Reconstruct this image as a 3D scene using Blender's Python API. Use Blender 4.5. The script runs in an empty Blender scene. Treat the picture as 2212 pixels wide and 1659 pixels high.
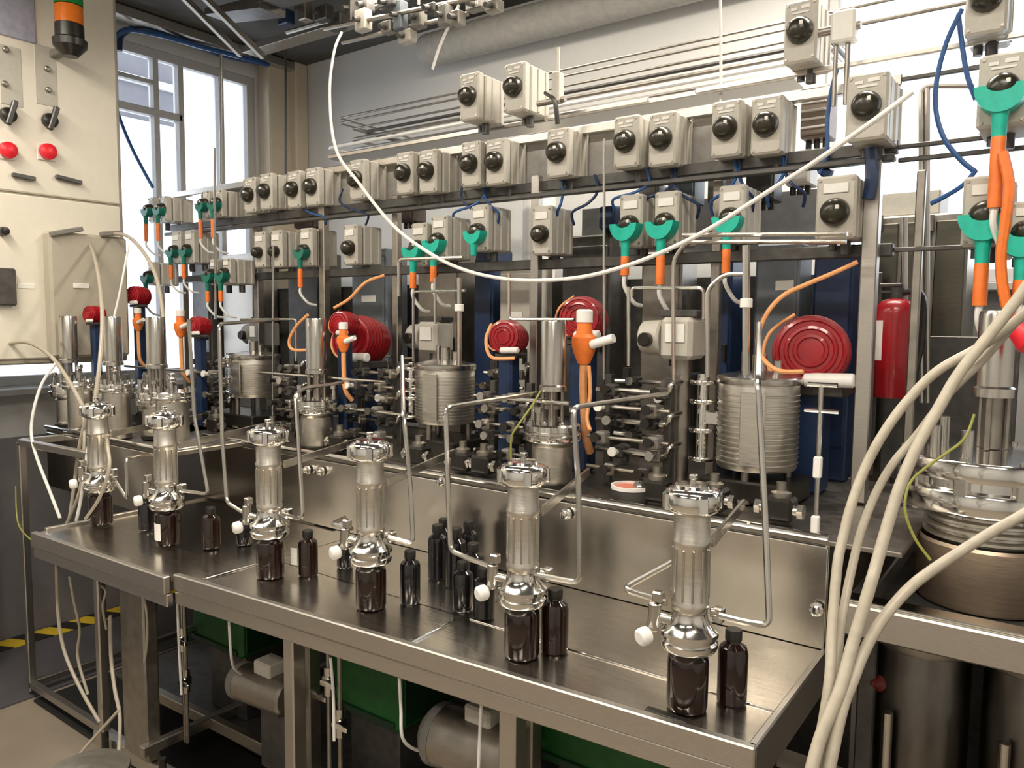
import bpy, math, random
from mathutils import Vector, Matrix
random.seed(7)
S = bpy.context.scene
C = S.collection
# ------------------------------------------------------------------ camera
W, H, FPX, YAW, PITCH, ROLL, EYE = 2212, 1659, 1660.0, 36.0, 4.8, 0.5, 1.6
_y, _p, _r = (math.radians(a) for a in (YAW, PITCH, ROLL))
FW = Vector((-math.sin(_y)*math.cos(_p), math.cos(_y)*math.cos(_p), -math.sin(_p)))
RT = Vector((math.cos(_y), math.sin(_y), 0)); UP = RT.cross(FW)
R2 = RT*math.cos(_r) + UP*math.sin(_r); U2 = UP*math.cos(_r) - RT*math.sin(_r)
ORG = Vector((0, 0, EYE))
cd = bpy.data.cameras.new('camera'); cam = bpy.data.objects.new('camera', cd); C.objects.link(cam)
cd.sensor_fit = 'HORIZONTAL'; cd.sensor_width = 36; cd.lens = 36*FPX/W; cd.clip_start = .02; cd.clip_end = 200
cam.matrix_world = Matrix(((R2.x, U2.x, -FW.x, 0), (R2.y, U2.y, -FW.y, 0), (R2.z, U2.z, -FW.z, EYE), (0, 0, 0, 1)))
S.camera = cam
# ------------------------------------------------------------------ light
wd = bpy.data.worlds.new('world'); S.world = wd; wd.use_nodes = True
wn = wd.node_tree.nodes
wn['Background'].inputs[0].default_value = (.86, .93, 1, 1); wn['Background'].inputs[1].default_value = 3.4
def area(name, loc, sx, sy, power, col, rot=(0, 0, 0)):
    l = bpy.data.lights.new(name, 'AREA'); l.shape = 'RECTANGLE'; l.size = sx; l.size_y = sy; l.energy = power; l.color = col
    o = bpy.data.objects.new(name, l); o.location = loc; o.rotation_euler = rot; C.objects.link(o); return o
WARM = (1, .92, .80)
LAMPS = [(-3.0, .6), (-1.5, .6), (.2, .6), (-.6, 2.55), (-2.12, 2.5), (.6, -1.2), (-1.4, -1.2)]
LAMPW = [30, 21, 27, 33, 5, 19, 16]
for (lx, ly), lw in zip(LAMPS, LAMPW):
    area('tube_light', (lx, ly, 3.04), 1.15, .22, lw, WARM)
S.view_settings.view_transform = 'Standard'; S.view_settings.look = 'None'
S.view_settings.gamma = 1; S.view_settings.use_curve_mapping = False
S.view_settings.exposure = 0.14

# ------------------------------------------------------------------ helpers
def at(px, py, x=None, y=None, z=None):
    d = FW + R2*((px-W/2)/FPX) + U2*((H/2-py)/FPX)
    if y is not None: t = y/d.y
    elif x is not None: t = x/d.x
    else: t = (z-EYE)/d.z
    return ORG + d*t
def mpp(P):                                   # metres per photo pixel at a point
    return (Vector(P)-ORG).dot(FW)/FPX

class MB:
    def __init__(s): s.v = []; s.f = []
    def add(s, vs, fs):
        o = len(s.v); s.v += [tuple(v) for v in vs]; s.f += [tuple(i+o for i in f) for f in fs]; return s
    def box(s, c, d, bev=.002, rz=0, M=None):
        c = Vector(c); h = [d[0]/2, d[1]/2, d[2]/2]; b = min(bev, min(h)*.6)
        vs = []; idx = {}
        for sx in (-1, 1):
            for sy in (-1, 1):
                for sz in (-1, 1):
                    for k in range(3):
                        p = [sx*(h[0]-b), sy*(h[1]-b), sz*(h[2]-b)]
                        p[k] = (sx, sy, sz)[k]*h[k]
                        idx[(sx, sy, sz, k)] = len(vs); vs.append(Vector(p))
        fs = []
        for k in range(3):
            a, e = (k+1) % 3, (k+2) % 3
            for sg in (-1, 1):
                q = []
                for u, w in ((-1, -1), (1, -1), (1, 1), (-1, 1)):
                    t = [0, 0, 0]; t[k] = sg; t[a] = u; t[e] = w; q.append(idx[(*t, k)])
                fs.append(q if sg > 0 else q[::-1])
            for u in (-1, 1):                        # bevel strips along axis k
                for w in (-1, 1):
                    t0 = [0, 0, 0]; t0[k] = -1; t0[a] = u; t0[e] = w
                    t1 = list(t0); t1[k] = 1
                    q = [idx[(*t0, a)], idx[(*t1, a)], idx[(*t1, e)], idx[(*t0, e)]]
                    fs.append(q[::-1] if u*w > 0 else q)
        for sx in (-1, 1):
            for sy in (-1, 1):
                for sz in (-1, 1):
                    q = [idx[(sx, sy, sz, k)] for k in range(3)]
                    fs.append(q if sx*sy*sz > 0 else q[::-1])
        R = M if M is not None else Matrix.Rotation(rz, 3, 'Z')
        return s.add([R @ v + c for v in vs], fs)
    def bar(s, p0, p1, w, t, bev=.001):             # flat bar from p0 to p1
        p0, p1 = Vector(p0), Vector(p1); d = p1-p0; L = d.length; x = d/L
        up = Vector((0, 0, 1)) if abs(x.z) < .95 else Vector((0, 1, 0))
        yv = up.cross(x).normalized(); zv = x.cross(yv)
        M = Matrix((x, yv, zv)).transposed()
        return s.box((p0+p1)/2, (L, t, w), bev, M=M)
    def lathe(s, prof, o=(0, 0, 0), axis=(0, 0, 1), seg=24):
        o = Vector(o); a = Vector(axis).normalized()
        u = a.orthogonal().normalized() if abs(a.z) < .99 else Vector((1, 0, 0))
        w = a.cross(u); vs = []; fs = []; rings = []
        for r, z in prof:
            if r < 1e-6: rings.append([len(vs)]); vs.append(o+a*z)
            else:
                rings.append(list(range(len(vs), len(vs)+seg)))
                for i in range(seg):
                    t = 2*math.pi*i/seg; vs.append(o+a*z+u*(r*math.cos(t))+w*(r*math.sin(t)))
        for A, B in zip(rings, rings[1:]):
            if len(A) == 1 and len(B) == 1: continue
            for i in range(seg):
                j = (i+1) % seg
                if len(A) == 1: fs.append((A[0], B[j], B[i]))
                elif len(B) == 1: fs.append((A[i], A[j], B[0]))
                else: fs.append((A[i], A[j], B[j], B[i]))
        return s.add(vs, fs)
    def cyl(s, p0, p1, r, r2=None, seg=16, bev=0):
        p0, p1 = Vector(p0), Vector(p1); d = p1-p0; L = d.length; r2 = r if r2 is None else r2
        if bev: pr = [(0, 0), (r-bev, 0), (r, bev), (r2, L-bev), (r2-bev, L), (0, L)]
        else: pr = [(0, 0), (r, 0), (r2, L), (0, L)]
        return s.lathe(pr, p0, d, seg)
    def tube(s, pts, r, seg=8, smooth=True, sub=6):
        P = [Vector(p) for p in pts]
        if smooth and len(P) > 2:
            Q = []
            for i in range(len(P)-1):
                a = P[max(i-1, 0)]; b = P[i]; c = P[i+1]; d = P[min(i+2, len(P)-1)]
                for k in range(sub):
                    t = k/sub
                    Q.append(.5*((2*b)+(c-a)*t+(2*a-5*b+4*c-d)*t*t+(3*b-a-3*c+d)*t**3))
            Q.append(P[-1]); P = Q
        elif len(P) > 2:                              # small round bends
            Q = [P[0]]
            for a, b, c in zip(P, P[1:], P[2:]):
                e = min(r*3.5, (b-a).length*.4, (c-b).length*.4)
                u = (a-b).normalized()*e; w = (c-b).normalized()*e
                for t in (0, .25, .5, .75, 1): Q.append(b+u*(1-t)**2+w*t*t)
            Q.append(P[-1]); P = Q
        T = [(P[min(i+1, len(P)-1)]-P[max(i-1, 0)]).normalized() for i in range(len(P))]
        n = T[0].orthogonal().normalized(); vs = []; fs = []
        for i, p in enumerate(P):
            n = (n-T[i]*n.dot(T[i])); n = n.normalized() if n.length > 1e-6 else T[i].orthogonal().normalized()
            b = T[i].cross(n)
            for k in range(seg):
                a = 2*math.pi*k/seg; vs.append(p+n*(r*math.cos(a))+b*(r*math.sin(a)))
        m = len(P)
        for i in range(m-1):
            for k in range(seg):
                j = (k+1) % seg
                fs.append((i*seg+k, i*seg+j, (i+1)*seg+j, (i+1)*seg+k))
        fs.append(tuple(range(seg))[::-1]); fs.append(tuple((m-1)*seg+k for k in range(seg)))
        return s.add(vs, fs)
    def dome(s, c, r, axis=(0, 0, 1), h=None, seg=20, n=5):
        h = h or r
        pr = [(r*math.cos(math.pi/2*i/n), h*math.sin(math.pi/2*i/n)) for i in range(n)]+[(0, h)]
        return s.lathe([(0, 0)]+pr, c, axis, seg)
    def ball(s, c, r, seg=14, n=8):
        pr = [(r*math.sin(math.pi*i/n), -r*math.cos(math.pi*i/n)) for i in range(n+1)]
        pr[0] = (0, -r); pr[-1] = (0, r)
        return s.lathe(pr, c, (0, 0, 1), seg)
    def grid_prism(s, poly, z0, z1):                # polygon in xy extruded in z
        n = len(poly)
        vs = [(x, y, z0) for x, y in poly]+[(x, y, z1) for x, y in poly]
        fs = [tuple(range(n))[::-1], tuple(range(n, 2*n))]+[(i, (i+1) % n, n+(i+1) % n, n+i) for i in range(n)]
        return s.add(vs, fs)
    def mesh(s, name, mat, off=None):
        me = bpy.data.meshes.new(name)
        vs = s.v if off is None else [(v[0]-off[0], v[1]-off[1], v[2]-off[2]) for v in s.v]
        me.from_pydata(vs, [], s.f); me.materials.append(mat)
        me.polygons.foreach_set('use_smooth', [True]*len(me.polygons))
        me.set_sharp_from_angle(angle=math.radians(34)); me.update(); return me

TINY = {'body_ribs', 'lid_bolts', 'jacket_ribs', 'cover_screws', 'side_ribs', 'legend_marks', 'tube_clips', 'stirrer_cage', 'fittings'}
def link(name, me, parent=None, loc=(0, 0, 0)):
    o = bpy.data.objects.new(name, me); C.objects.link(o)
    if name in TINY: o['kind'] = 'stuff'
    o.location = loc
    if parent: o.parent = parent
    return o
def tag(o, label, cat, group=None, kind=None):
    o['label'] = label; o['category'] = cat
    if group: o['group'] = group
    if kind: o['kind'] = kind
    return o
def thing(name, label, cat, loc=(0, 0, 0), rz=0, group=None):
    o = bpy.data.objects.new(name, None); C.objects.link(o); o.empty_display_size = .05
    o.location = loc; o.rotation_euler = (0, 0, rz)
    return tag(o, label, cat, group)
def part(name, mb, mat, parent, label=None, world=True):
    """a part; geometry given in world space (world) or in the thing's own space"""
    off = None
    if world:
        off = Vector(parent.location)
        if parent.parent: off = off + parent.parent.location
    o = link(name, mb.mesh(name, mat, off), parent)
    if label: o['label'] = label
    return o
def solo(name, mb, mat, label, cat, group=None, kind=None):
    """a thing that is one mesh, geometry in world space; origin at its lowest point's column"""
    xs = [v[0] for v in mb.v]; ys = [v[1] for v in mb.v]; zs = [v[2] for v in mb.v]
    off = Vector(((min(xs)+max(xs))/2, (min(ys)+max(ys))/2, min(zs)))
    o = link(name, mb.mesh(name, mat, off), None, off)
    return tag(o, label, cat, group, kind)
def struct(name, mb, mat, parent=None):
    o = link(name, mb.mesh(name, mat), parent)
    if not parent: o['kind'] = 'structure'
    return o
def copy_tree(o, parent=None):
    c = o.copy(); C.objects.link(c)
    if parent: c.parent = parent
    for ch in list(o.children): copy_tree(ch, c)
    return c

# ------------------------------------------------------------------ materials
def mat(name, col, rough=.5, metal=0, bump=0, scale=30, var=.12, stretch=(1, 1, 1), rvar=0, coat=0, trans=0, emit=None, spec=.5):
    m = bpy.data.materials.new(name); m.use_nodes = True; nt = m.node_tree; b = nt.nodes['Principled BSDF']
    b.inputs['Roughness'].default_value = rough; b.inputs['Metallic'].default_value = metal
    b.inputs['Coat Weight'].default_value = coat; b.inputs['Transmission Weight'].default_value = trans
    b.inputs['Specular IOR Level'].default_value = spec
    tc = nt.nodes.new('ShaderNodeTexCoord'); mp = nt.nodes.new('ShaderNodeMapping'); mp.inputs['Scale'].default_value = stretch
    nz = nt.nodes.new('ShaderNodeTexNoise'); nz.inputs['Scale'].default_value = scale; nz.inputs['Detail'].default_value = 4
    nt.links.new(tc.outputs['Object'], mp.inputs[0]); nt.links.new(mp.outputs[0], nz.inputs['Vector'])
    rp = nt.nodes.new('ShaderNodeValToRGB'); rp.color_ramp.elements[0].position = .3; rp.color_ramp.elements[1].position = .7
    rp.color_ramp.elements[0].color = (*[c*(1-var) for c in col], 1); rp.color_ramp.elements[1].color = (*[min(1, c*(1+var)) for c in col], 1)
    nt.links.new(nz.outputs['Fac'], rp.inputs[0]); nt.links.new(rp.outputs[0], b.inputs['Base Color'])
    if rvar:
        mr = nt.nodes.new('ShaderNodeMapRange'); mr.inputs['To Min'].default_value = max(.02, rough-rvar); mr.inputs['To Max'].default_value = rough+rvar
        nt.links.new(nz.outputs['Fac'], mr.inputs['Value']); nt.links.new(mr.outputs[0], b.inputs['Roughness'])
    if bump:
        bp = nt.nodes.new('ShaderNodeBump'); bp.inputs['Strength'].default_value = bump; bp.inputs['Distance'].default_value = .01
        nt.links.new(nz.outputs['Fac'], bp.inputs['Height']); nt.links.new(bp.outputs[0], b.inputs['Normal'])
    if emit:
        b.inputs['Emission Color'].default_value = (*emit[:3], 1); b.inputs['Emission Strength'].default_value = emit[3]
    return m
STEEL = mat('brushed_steel', (.60, .575, .53), .22, 1, .03, 60, .06, (1, 1, 14), .06)
SHEET = mat('steel_sheet', (.72, .675, .605), .21, 1, .02, 9, .05, (1, 12, 1), .05)
APRON = mat('steel_apron', (.55, .52, .475), .36, 1, .03, 40, .06, (1, 12, 12), .05)
POLISH = mat('polished_steel', (.80, .785, .75), .12, 1, .01, 20, .04)
JACKET = mat('jacket_steel', (.70, .665, .60), .34, 1, .06, 30, .06, (1, 1, 6), .08)
DULL = mat('dull_steel', (.36, .33, .29), .42, 1, .05, 30, .12, rvar=.1)
GUN = mat('gunmetal', (.10, .095, .09), .45, .6, .05, 30, .2)
GREY = mat('grey_plastic', (.50, .47, .41), .5, 0, .02, 60, .05)
GREYD = mat('dark_grey_plastic', (.20, .19, .17), .5, 0, .02, 60, .08)
LGREY = mat('light_grey_plate', (.80, .78, .73), .5, 0, 0, 60, .03)
BLACK = mat('black_plastic', (.016, .014, .011), .3, 0, .02, 60, .2)
KNOB = mat('olive_black_knob', (.028, .024, .014), .28, 0, 0, 60, .2)
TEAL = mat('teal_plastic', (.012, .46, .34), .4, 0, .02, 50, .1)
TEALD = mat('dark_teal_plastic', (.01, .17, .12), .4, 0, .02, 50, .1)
ORANGE = mat('orange_plastic', (.86, .20, .03), .45, 0, .02, 50, .1)
ORANGEP = mat('pale_orange_cable', (.80, .36, .14), .5, 0, 0, 50, .08)
RED = mat('red_paint', (.33, .008, .014), .32, 0, .03, 40, .12, coat=.3)
REDB = mat('bright_red_plastic', (.75, .015, .03), .35, 0, .02, 40, .1)
NAVY = mat('navy_paint', (.012, .03, .085), .4, 0, .03, 40, .2)
BLUE = mat('blue_hose', (.02, .085, .26), .4, 0, 0, 40, .12)
SLATE = mat('slate_paint', (.14, .16, .18), .45, 0, .02, 30, .1)
WHITE = mat('white_plastic', (.86, .84, .80), .4, 0, 0, 40, .03)
WHOSE = mat('white_hose', (.80, .79, .76), .4, 0, 0, 40, .04)
CREAM = mat('cream_hose', (.40, .355, .28), .45, 0, .02, 60, .08)
YELGRN = mat('yellow_green_wire', (.30, .31, .07), .5, 0, 0, 60, .15)
AMBER = mat('amber_glass', (.014, .005, .003), .09, 0, 0, 30, .15, trans=.08, coat=.6)
BLKGLASS = mat('black_glass', (.008, .007, .008), .08, 0, 0, 30, .2, coat=.5)
GREEN = mat('green_plastic', (.008, .10, .016), .5, 0, .03, 25, .2)
GREEND = mat('dark_green_plastic', (.004, .035, .012), .5, 0, .03, 25, .2)
WALL = mat('wall_paint', (.66, .655, .64), .7, 0, .03, 40, .02)
WALLD = mat('shaded_wall_paint', (.20, .185, .19), .7, 0, .03, 20, .05)
BEIGE = mat('beige_paint', (.60, .52, .40), .6, 0, .03, 30, .04)
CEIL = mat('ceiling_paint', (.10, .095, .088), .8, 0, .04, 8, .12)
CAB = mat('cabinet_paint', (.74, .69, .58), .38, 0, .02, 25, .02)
CABD = mat('cabinet_dark_paint', (.44, .40, .32), .42, 0, .02, 25, .03)  # darker copy of the cabinet paint, for the case and raised cover
FLOOR = mat('floor_vinyl', (.27, .225, .175), .4, 0, .03, 6, .08)
FLOORD = mat('grey_floor_paint', (.085, .08, .085), .5, 0, .03, 6, .1)
MATB = mat('shadow_mat_black', (.012, .012, .012), .6, 0, .05, 40, .2)
FRAME = mat('window_frame_paint', (.50, .49, .48), .5, 0, .02, 30, .04)
YELLOW = mat('hazard_yellow', (.75, .52, .03), .5, 0, .02, 30, .08)
LAMPGRN = mat('green_lens', (.02, .30, .06), .2, 0, 0, 30, .1, trans=.3)
LAMPORG = mat('orange_lens', (.9, .22, .02), .2, 0, 0, 30, .1, trans=.2)
DIFF = mat('lamp_diffuser', (.9, .9, .85), .5, emit=(1, .9, .75, 7))
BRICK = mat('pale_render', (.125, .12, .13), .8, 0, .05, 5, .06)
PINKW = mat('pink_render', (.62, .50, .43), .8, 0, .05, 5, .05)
def pane_mat():
    m = bpy.data.materials.new('window_glass'); m.use_nodes = True; nt = m.node_tree; nt.nodes.clear()
    o = nt.nodes.new('ShaderNodeOutputMaterial'); mx = nt.nodes.new('ShaderNodeMixShader')
    t = nt.nodes.new('ShaderNodeBsdfTransparent'); g = nt.nodes.new('ShaderNodeBsdfGlossy')
    t.inputs[0].default_value = (.97, .98, 1, 1); g.inputs['Roughness'].default_value = .02
    lw = nt.nodes.new('ShaderNodeFresnel'); lw.inputs[0].default_value = 1.3
    nt.links.new(lw.outputs[0], mx.inputs[0]); nt.links.new(t.outputs[0], mx.inputs[1]); nt.links.new(g.outputs[0], mx.inputs[2])
    nt.links.new(mx.outputs[0], o.inputs[0]); return m
PANE = pane_mat()

# ------------------------------------------------------------------ room shell
XL, XR, YB, YF, ZC = -4.2, 2.6, 3.3, -2.6, 3.2
m = MB(); m.box(((XL+XR)/2, (YF+YB)/2, -.05), (XR-XL+.6, YB-YF+.6, .1), .0); struct('floor', m, FLOOR)
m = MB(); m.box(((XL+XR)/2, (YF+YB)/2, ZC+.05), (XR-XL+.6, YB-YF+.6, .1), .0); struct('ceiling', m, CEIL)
def wall_with_holes(axis, c, a0, a1, z0, z1, holes, th=.16):
    """boxes round rectangular openings; axis 'x': wall runs along x at y=c, else along y at x=c"""
    m = MB(); cuts = sorted({a0, a1, *[h[0] for h in holes], *[h[1] for h in holes]})
    for u0, u1 in zip(cuts, cuts[1:]):
        hz = [(h[2], h[3]) for h in holes if h[0] <= u0 and h[1] >= u1]
        segs = [(z0, z1)]
        for q0, q1 in hz: segs = [(z0, q0), (q1, z1)]
        for s0, s1 in segs:
            if s1-s0 < .01: continue
            if axis == 'x': m.box(((u0+u1)/2, c, (s0+s1)/2), (u1-u0, th, s1-s0), 0)
            else: m.box((c, (u0+u1)/2, (s0+s1)/2), (th, u1-u0, s1-s0), 0)
    return m
RWX0, RWX1, RWZ0, RWZ1 = -.86, 1.9, 1.75, 2.98
struct('wall_back', wall_with_holes('x', YB+.08, XL-.16, XR+.16, 0, ZC, [(RWX0, RWX1, RWZ0, RWZ1)]), WALL)
LWY0, LWY1, LWZ0, LWZ1 = .9, 3.03, 1.25, 3.08
struct('wall_left', wall_with_holes('y', XL-.08, YF, YB, 0, ZC, [(LWY0, LWY1, LWZ0, LWZ1)]), WALL)
m = MB(); m.box((XR+.08, (YF+YB)/2, ZC/2), (.16, YB-YF, ZC), 0); struct('wall_right', m, WALL)
m = MB(); m.box(((XL+XR)/2, YF-.08, ZC/2), (XR-XL+.3, .16, ZC), 0); struct('wall_front', m, WALL)
m = MB(); m.box((XL+.015, 1.3, .5), (.03, 3.9, 1.0), .004); struct('shaded_wall_left', m, WALLD)  # dark grey lower wall, with its shade put into the colour
# pilaster in the corner, beige with a dark conduit line
m = MB(); m.box((XL+.06, 3.17, ZC/2), (.12, .24, ZC), .01); m.box((XL+.14, 3.25, ZC/2), (.08, .1, ZC), .01); struct('trim_1', m, BEIGE)
# floor strip beyond the bench, and hazard tape along the wall base
m = MB(); m.box((-3.82, .6, .004), (.76, 5.2, .008), .001); struct('trim_2', m, FLOORD)
hz = thing('hazard_tape', 'yellow and black hazard tape stuck along the foot of the left wall', 'tape', (-4.08, 1.45, .008))
for i in range(26):
    y0 = .8+i*.09
    part('stripe', MB().grid_prism([(-4.15, y0), (-4.02, y0+.06), (-4.02, y0+.15), (-4.15, y0+.09)], .008, .011), YELLOW if i % 2 else BLACK, hz)

# left window: frame, mullions, panes
w1 = MB(); fx = XL-.04
FB = [0]
def fbar(m, y0, y1, z0, z1, t=.05):
    FB[0] = (FB[0]+1) % 5; t += .003*FB[0]
    m.box((fx, (y0+y1)/2, (z0+z1)/2), (t, y1-y0, z1-z0), .004)
fbar(w1, LWY0, LWY1, LWZ0, LWZ0+.05); fbar(w1, LWY0, LWY1, LWZ1-.05, LWZ1); fbar(w1, LWY0, LWY0+.05, LWZ0, LWZ1); fbar(w1, LWY1-.05, LWY1, LWZ0, LWZ1)
win1 = struct('window_1', w1, FRAME)
for nm, px in (('mullion', 335), ('mullion', 388), ('mullion', 474)):
    yy = at(px, 300, x=fx).y; q = MB(); fbar(q, yy-.016, yy+.016, LWZ0, LWZ1, .06); part(nm, q, FRAME, win1)
for i in range(3):
    yy = 1.2+i*.33; q = MB(); fbar(q, yy-.016, yy+.016, LWZ0, LWZ1, .06); part('mullion', q, FRAME, win1)
z_t = at(320, 242, x=fx).z; ym = at(388, 242, x=fx).y
q = MB(); fbar(q, LWY0, ym, z_t-.02, z_t+.02, .06); part('transom', q, FRAME, win1)
z_u = at(320, 178, x=fx).z; q = MB(); fbar(q, LWY0, at(335, 178, x=fx).y, z_u-.012, z_u+.012, .05); part('transom', q, FRAME, win1)
q = MB(); q.box((fx-.01, (LWY0+LWY1)/2, (LWZ0+LWZ1)/2), (.006, LWY1-LWY0-.06, LWZ1-LWZ0-.06), 0); part('pane', q, PANE, win1)
q = MB(); q.box((XL+.03, (LWY0+LWY1)/2, LWZ0-.02), (.2, LWY1-LWY0+.1, .03), .004); part('window_sill', q, FRAME, win1)
# right window
w2 = MB(); fy = YB+.04
def gbar(m, x0, x1, z0, z1, t=.05):
    FB[0] = (FB[0]+1) % 5; t += .003*FB[0]
    m.box(((x0+x1)/2, fy, (z0+z1)/2), (x1-x0, t, z1-z0), .004)
gbar(w2, RWX0, RWX1, RWZ0, RWZ0+.05); gbar(w2, RWX0, RWX1, RWZ1-.05, RWZ1); gbar(w2, RWX0, RWX0+.04, RWZ0, RWZ1); gbar(w2, RWX1-.04, RWX1, RWZ0, RWZ1)
win2 = struct('window_2', w2, FRAME)
for xx in (.35, 1.1): q = MB(); gbar(q, xx-.02, xx+.02, RWZ0, RWZ1, .06); part('mullion', q, FRAME, win2)
q = MB(); q.box(((RWX0+RWX1)/2, fy+.01, (RWZ0+RWZ1)/2), (RWX1-RWX0-.04, .006, RWZ1-RWZ0-.04), 0); part('pane', q, PANE, win2)
q = MB(); q.box(((RWX0+RWX1)/2, YB-.03, RWZ0-.02), (RWX1-RWX0+.1, .2, .03), .004); part('window_sill', q, FRAME, win2)
# the house across the yard, seen through the left window
hb = thing('building', 'pale grey building seen through the left window', 'building', (-11, 4.6, 0))
yb0, yb1 = at(258, 200, x=-11).y, at(386, 200, x=-11).y
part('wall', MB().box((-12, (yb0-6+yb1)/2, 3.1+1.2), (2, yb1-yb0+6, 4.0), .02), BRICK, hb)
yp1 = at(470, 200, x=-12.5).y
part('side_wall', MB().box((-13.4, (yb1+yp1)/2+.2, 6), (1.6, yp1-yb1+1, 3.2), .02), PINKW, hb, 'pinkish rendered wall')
zl = at(320, 262, x=-10.9).z
part('bright_backdrop', MB().box((-11.4, (yb0-6+yb1)/2, zl/2), (1.0, yb1-yb0+6, zl), .02), mat('bright_backdrop_white', (.72, .74, .78), .8, 0, .05, 5, .03), hb, 'white block added for the bright area below the grey wall')  # white block added to make the view below the grey wall bright
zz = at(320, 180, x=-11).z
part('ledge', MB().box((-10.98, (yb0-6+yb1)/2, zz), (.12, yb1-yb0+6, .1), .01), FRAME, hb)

# ------------------------------------------------------------------ ceiling
for i, (lx, ly) in enumerate(LAMPS):
    names = ['left front', 'middle front', 'right front', 'right rear above the pipes', 'left rear', 'right end behind the camera', 'left end behind the camera']
    t = thing('ceiling_lamp', 'long fluorescent ceiling lamp with white housing, %s' % names[i], 'lamp', (lx, ly, 3.05), 0, 'fluorescent ceiling lamps')
    part('housing', MB().box((lx, ly, 3.14), (1.24, .28, .10), .01), WHITE, t)
    part('diffuser', MB().box((lx, ly, 3.075), (1.18, .24, .03), .006), DIFF, t)

# ------------------------------------------------------------------ main bench
ZT, ZD, YP = .85, 1.11, 1.80                    # worktop, upper deck, back panel
XB0, XS, XB1 = -2.88, -2.07, -.42               # left end, step in the front edge, right end
def yfr(x): return 1.31+(x-XB1)*.0667
def yfl(x): return 1.175+(x-XS)*.03
bench = thing('process_bench', 'long stainless steel bench with raised rear deck under the filter stands', 'bench', (-1.7, 1.6, 0))
def sheet(x0, x1, ya0, ya1, yb, z=ZT, t=.012): return MB().grid_prism([(x0, ya0), (x1, ya1), (x1, yb), (x0, yb)], z-t, z)
g = .004
YSEAM = 1.455
for x0, x1 in ((XS, -1.965), (-1.965, -1.2), (-1.2, XB1)):
    part('worktop_panel', sheet(x0+g/2, x1-g/2, yfr(x0)+.004, yfr(x1)+.004, YSEAM-g/2), SHEET, bench)
    part('worktop_panel', sheet(x0+g/2, x1-g/2, YSEAM+g/2, YSEAM+g/2, YP-.002), SHEET, bench)
part('worktop_panel', sheet(XB0, XS-g/2, yfl(XB0)+.004, yfl(XS)+.004, YP-.002, ZT-.004), SHEET, bench)
q = MB(); q.box(((XB0+XB1)/2, (1.33+YP)/2, ZT-.02), (XB1-XB0-.02, YP-1.33-.02, .014), 0); part('under_plate', q, DULL, bench)
# bright lips along the plate joints
for x0, y0, y1 in ((-1.2, 1.262, 1.44), (-1.965, 1.215, 1.42)):
    part('joint_lip', MB().bar((x0, y0, ZT+.003), (x0, y1, ZT+.003), .006, .008), POLISH, bench)
part('joint_lip', MB().bar((-1.18, YSEAM, ZT+.0015), (XB1-.01, YSEAM, ZT+.0015), .003, .007), POLISH, bench)
# front apron: two stacked bands, with a drip lip on top
def apron(p0, p1, z0, z1, th=.02, nm='front_rail', mt=APRON):
    part(nm, MB().bar((p0[0], p0[1], (z0+z1)/2), (p1[0], p1[1], (z0+z1)/2), z1-z0, th, .003), mt, bench)
apron((XS, yfr(XS)-.008), (XB1+.012, yfr(XB1)-.008), ZT-.042, ZT+.006)
apron((XS, yfr(XS)-.002), (XB1+.012, yfr(XB1)-.002), ZT-.085, ZT-.044, .022)
apron((XB0, yfl(XB0)-.008), (XS-.002, yfl(XS)-.008), ZT-.05, ZT+.002)
apron((XB0, yfl(XB0)), (XS-.002, yfl(XS)), ZT-.09, ZT-.052, .022)
apron((XB1+.004, yfr(XB1)-.008), (XB1+.004, YP), ZT-.085, ZT+.006, .016, 'side_rail')
apron((XB0, 1.18), (XB0, 2.5), ZT-.085, ZT+.006, .02, 'side_rail')
part('corner_slot', MB().box((-.585, 1.318, ZT+.0005), (.085, .016, .003), .001), BLACK, bench, 'dark oval slot near the front right corner')
# rear panel and deck, rail on its top edge
part('back_panel', MB().box(((XB0+XB1)/2, YP+.008, (ZT+ZD)/2-.01), (XB1-XB0, .012, ZD-ZT-.02), .002), SHEET, bench)
part('deck_rail', MB().tube([(XB0, YP, ZD+.004), (XB1, YP, ZD+.004)], .008, 10, False), POLISH, bench)
part('deck_panel', MB().box(((XB0+XB1)/2-.1, 2.2, ZD-.012), (XB1-XB0+.5, .78, .012), .002), DULL, bench)
part('deck_panel', MB().box((-3.12, 1.66, ZD-.012), (1.0, .31, .012), .002), DULL, bench)
part('deck_panel', MB().box((-3.35, 2.2, ZD-.012), (.58, .78, .012), .002), DULL, bench)
part('left_front_panel', MB().box((-3.12, 1.51, (ZT+ZD)/2-.01), (1.0, .012, ZD-ZT-.02), .002), SHEET, bench)
part('left_deck_rail', MB().tube([(-3.62, 1.505, ZD+.004), (-2.62, 1.505, ZD+.004), (-2.62, 1.80, ZD+.004)], .008, 10, False), POLISH, bench)
for p0, p1 in (((-3.47, 1.345, .02), (-3.47, 1.345, 1.08)), ((-3.47, 1.345, 1.08), (-2.86, 1.345, 1.09)), ((-3.47, 1.345, 1.08), (-3.47, 2.4, 1.08)), ((-3.47, 1.345, .05), (-2.70, 1.345, .05)), ((-3.47, 1.345, .05), (-3.47, 2.4, .05)), ((-3.47, 2.4, .02), (-3.47, 2.4, 1.08))):
    part('end_frame', MB().bar(p0, p1, .028, .028, .003), APRON, bench)
part('end_panel', MB().box((XB1-.004, 2.2, (ZT+ZD)/2), (.01, .78, ZD-ZT-.03), .002), SHEET, bench)
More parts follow.
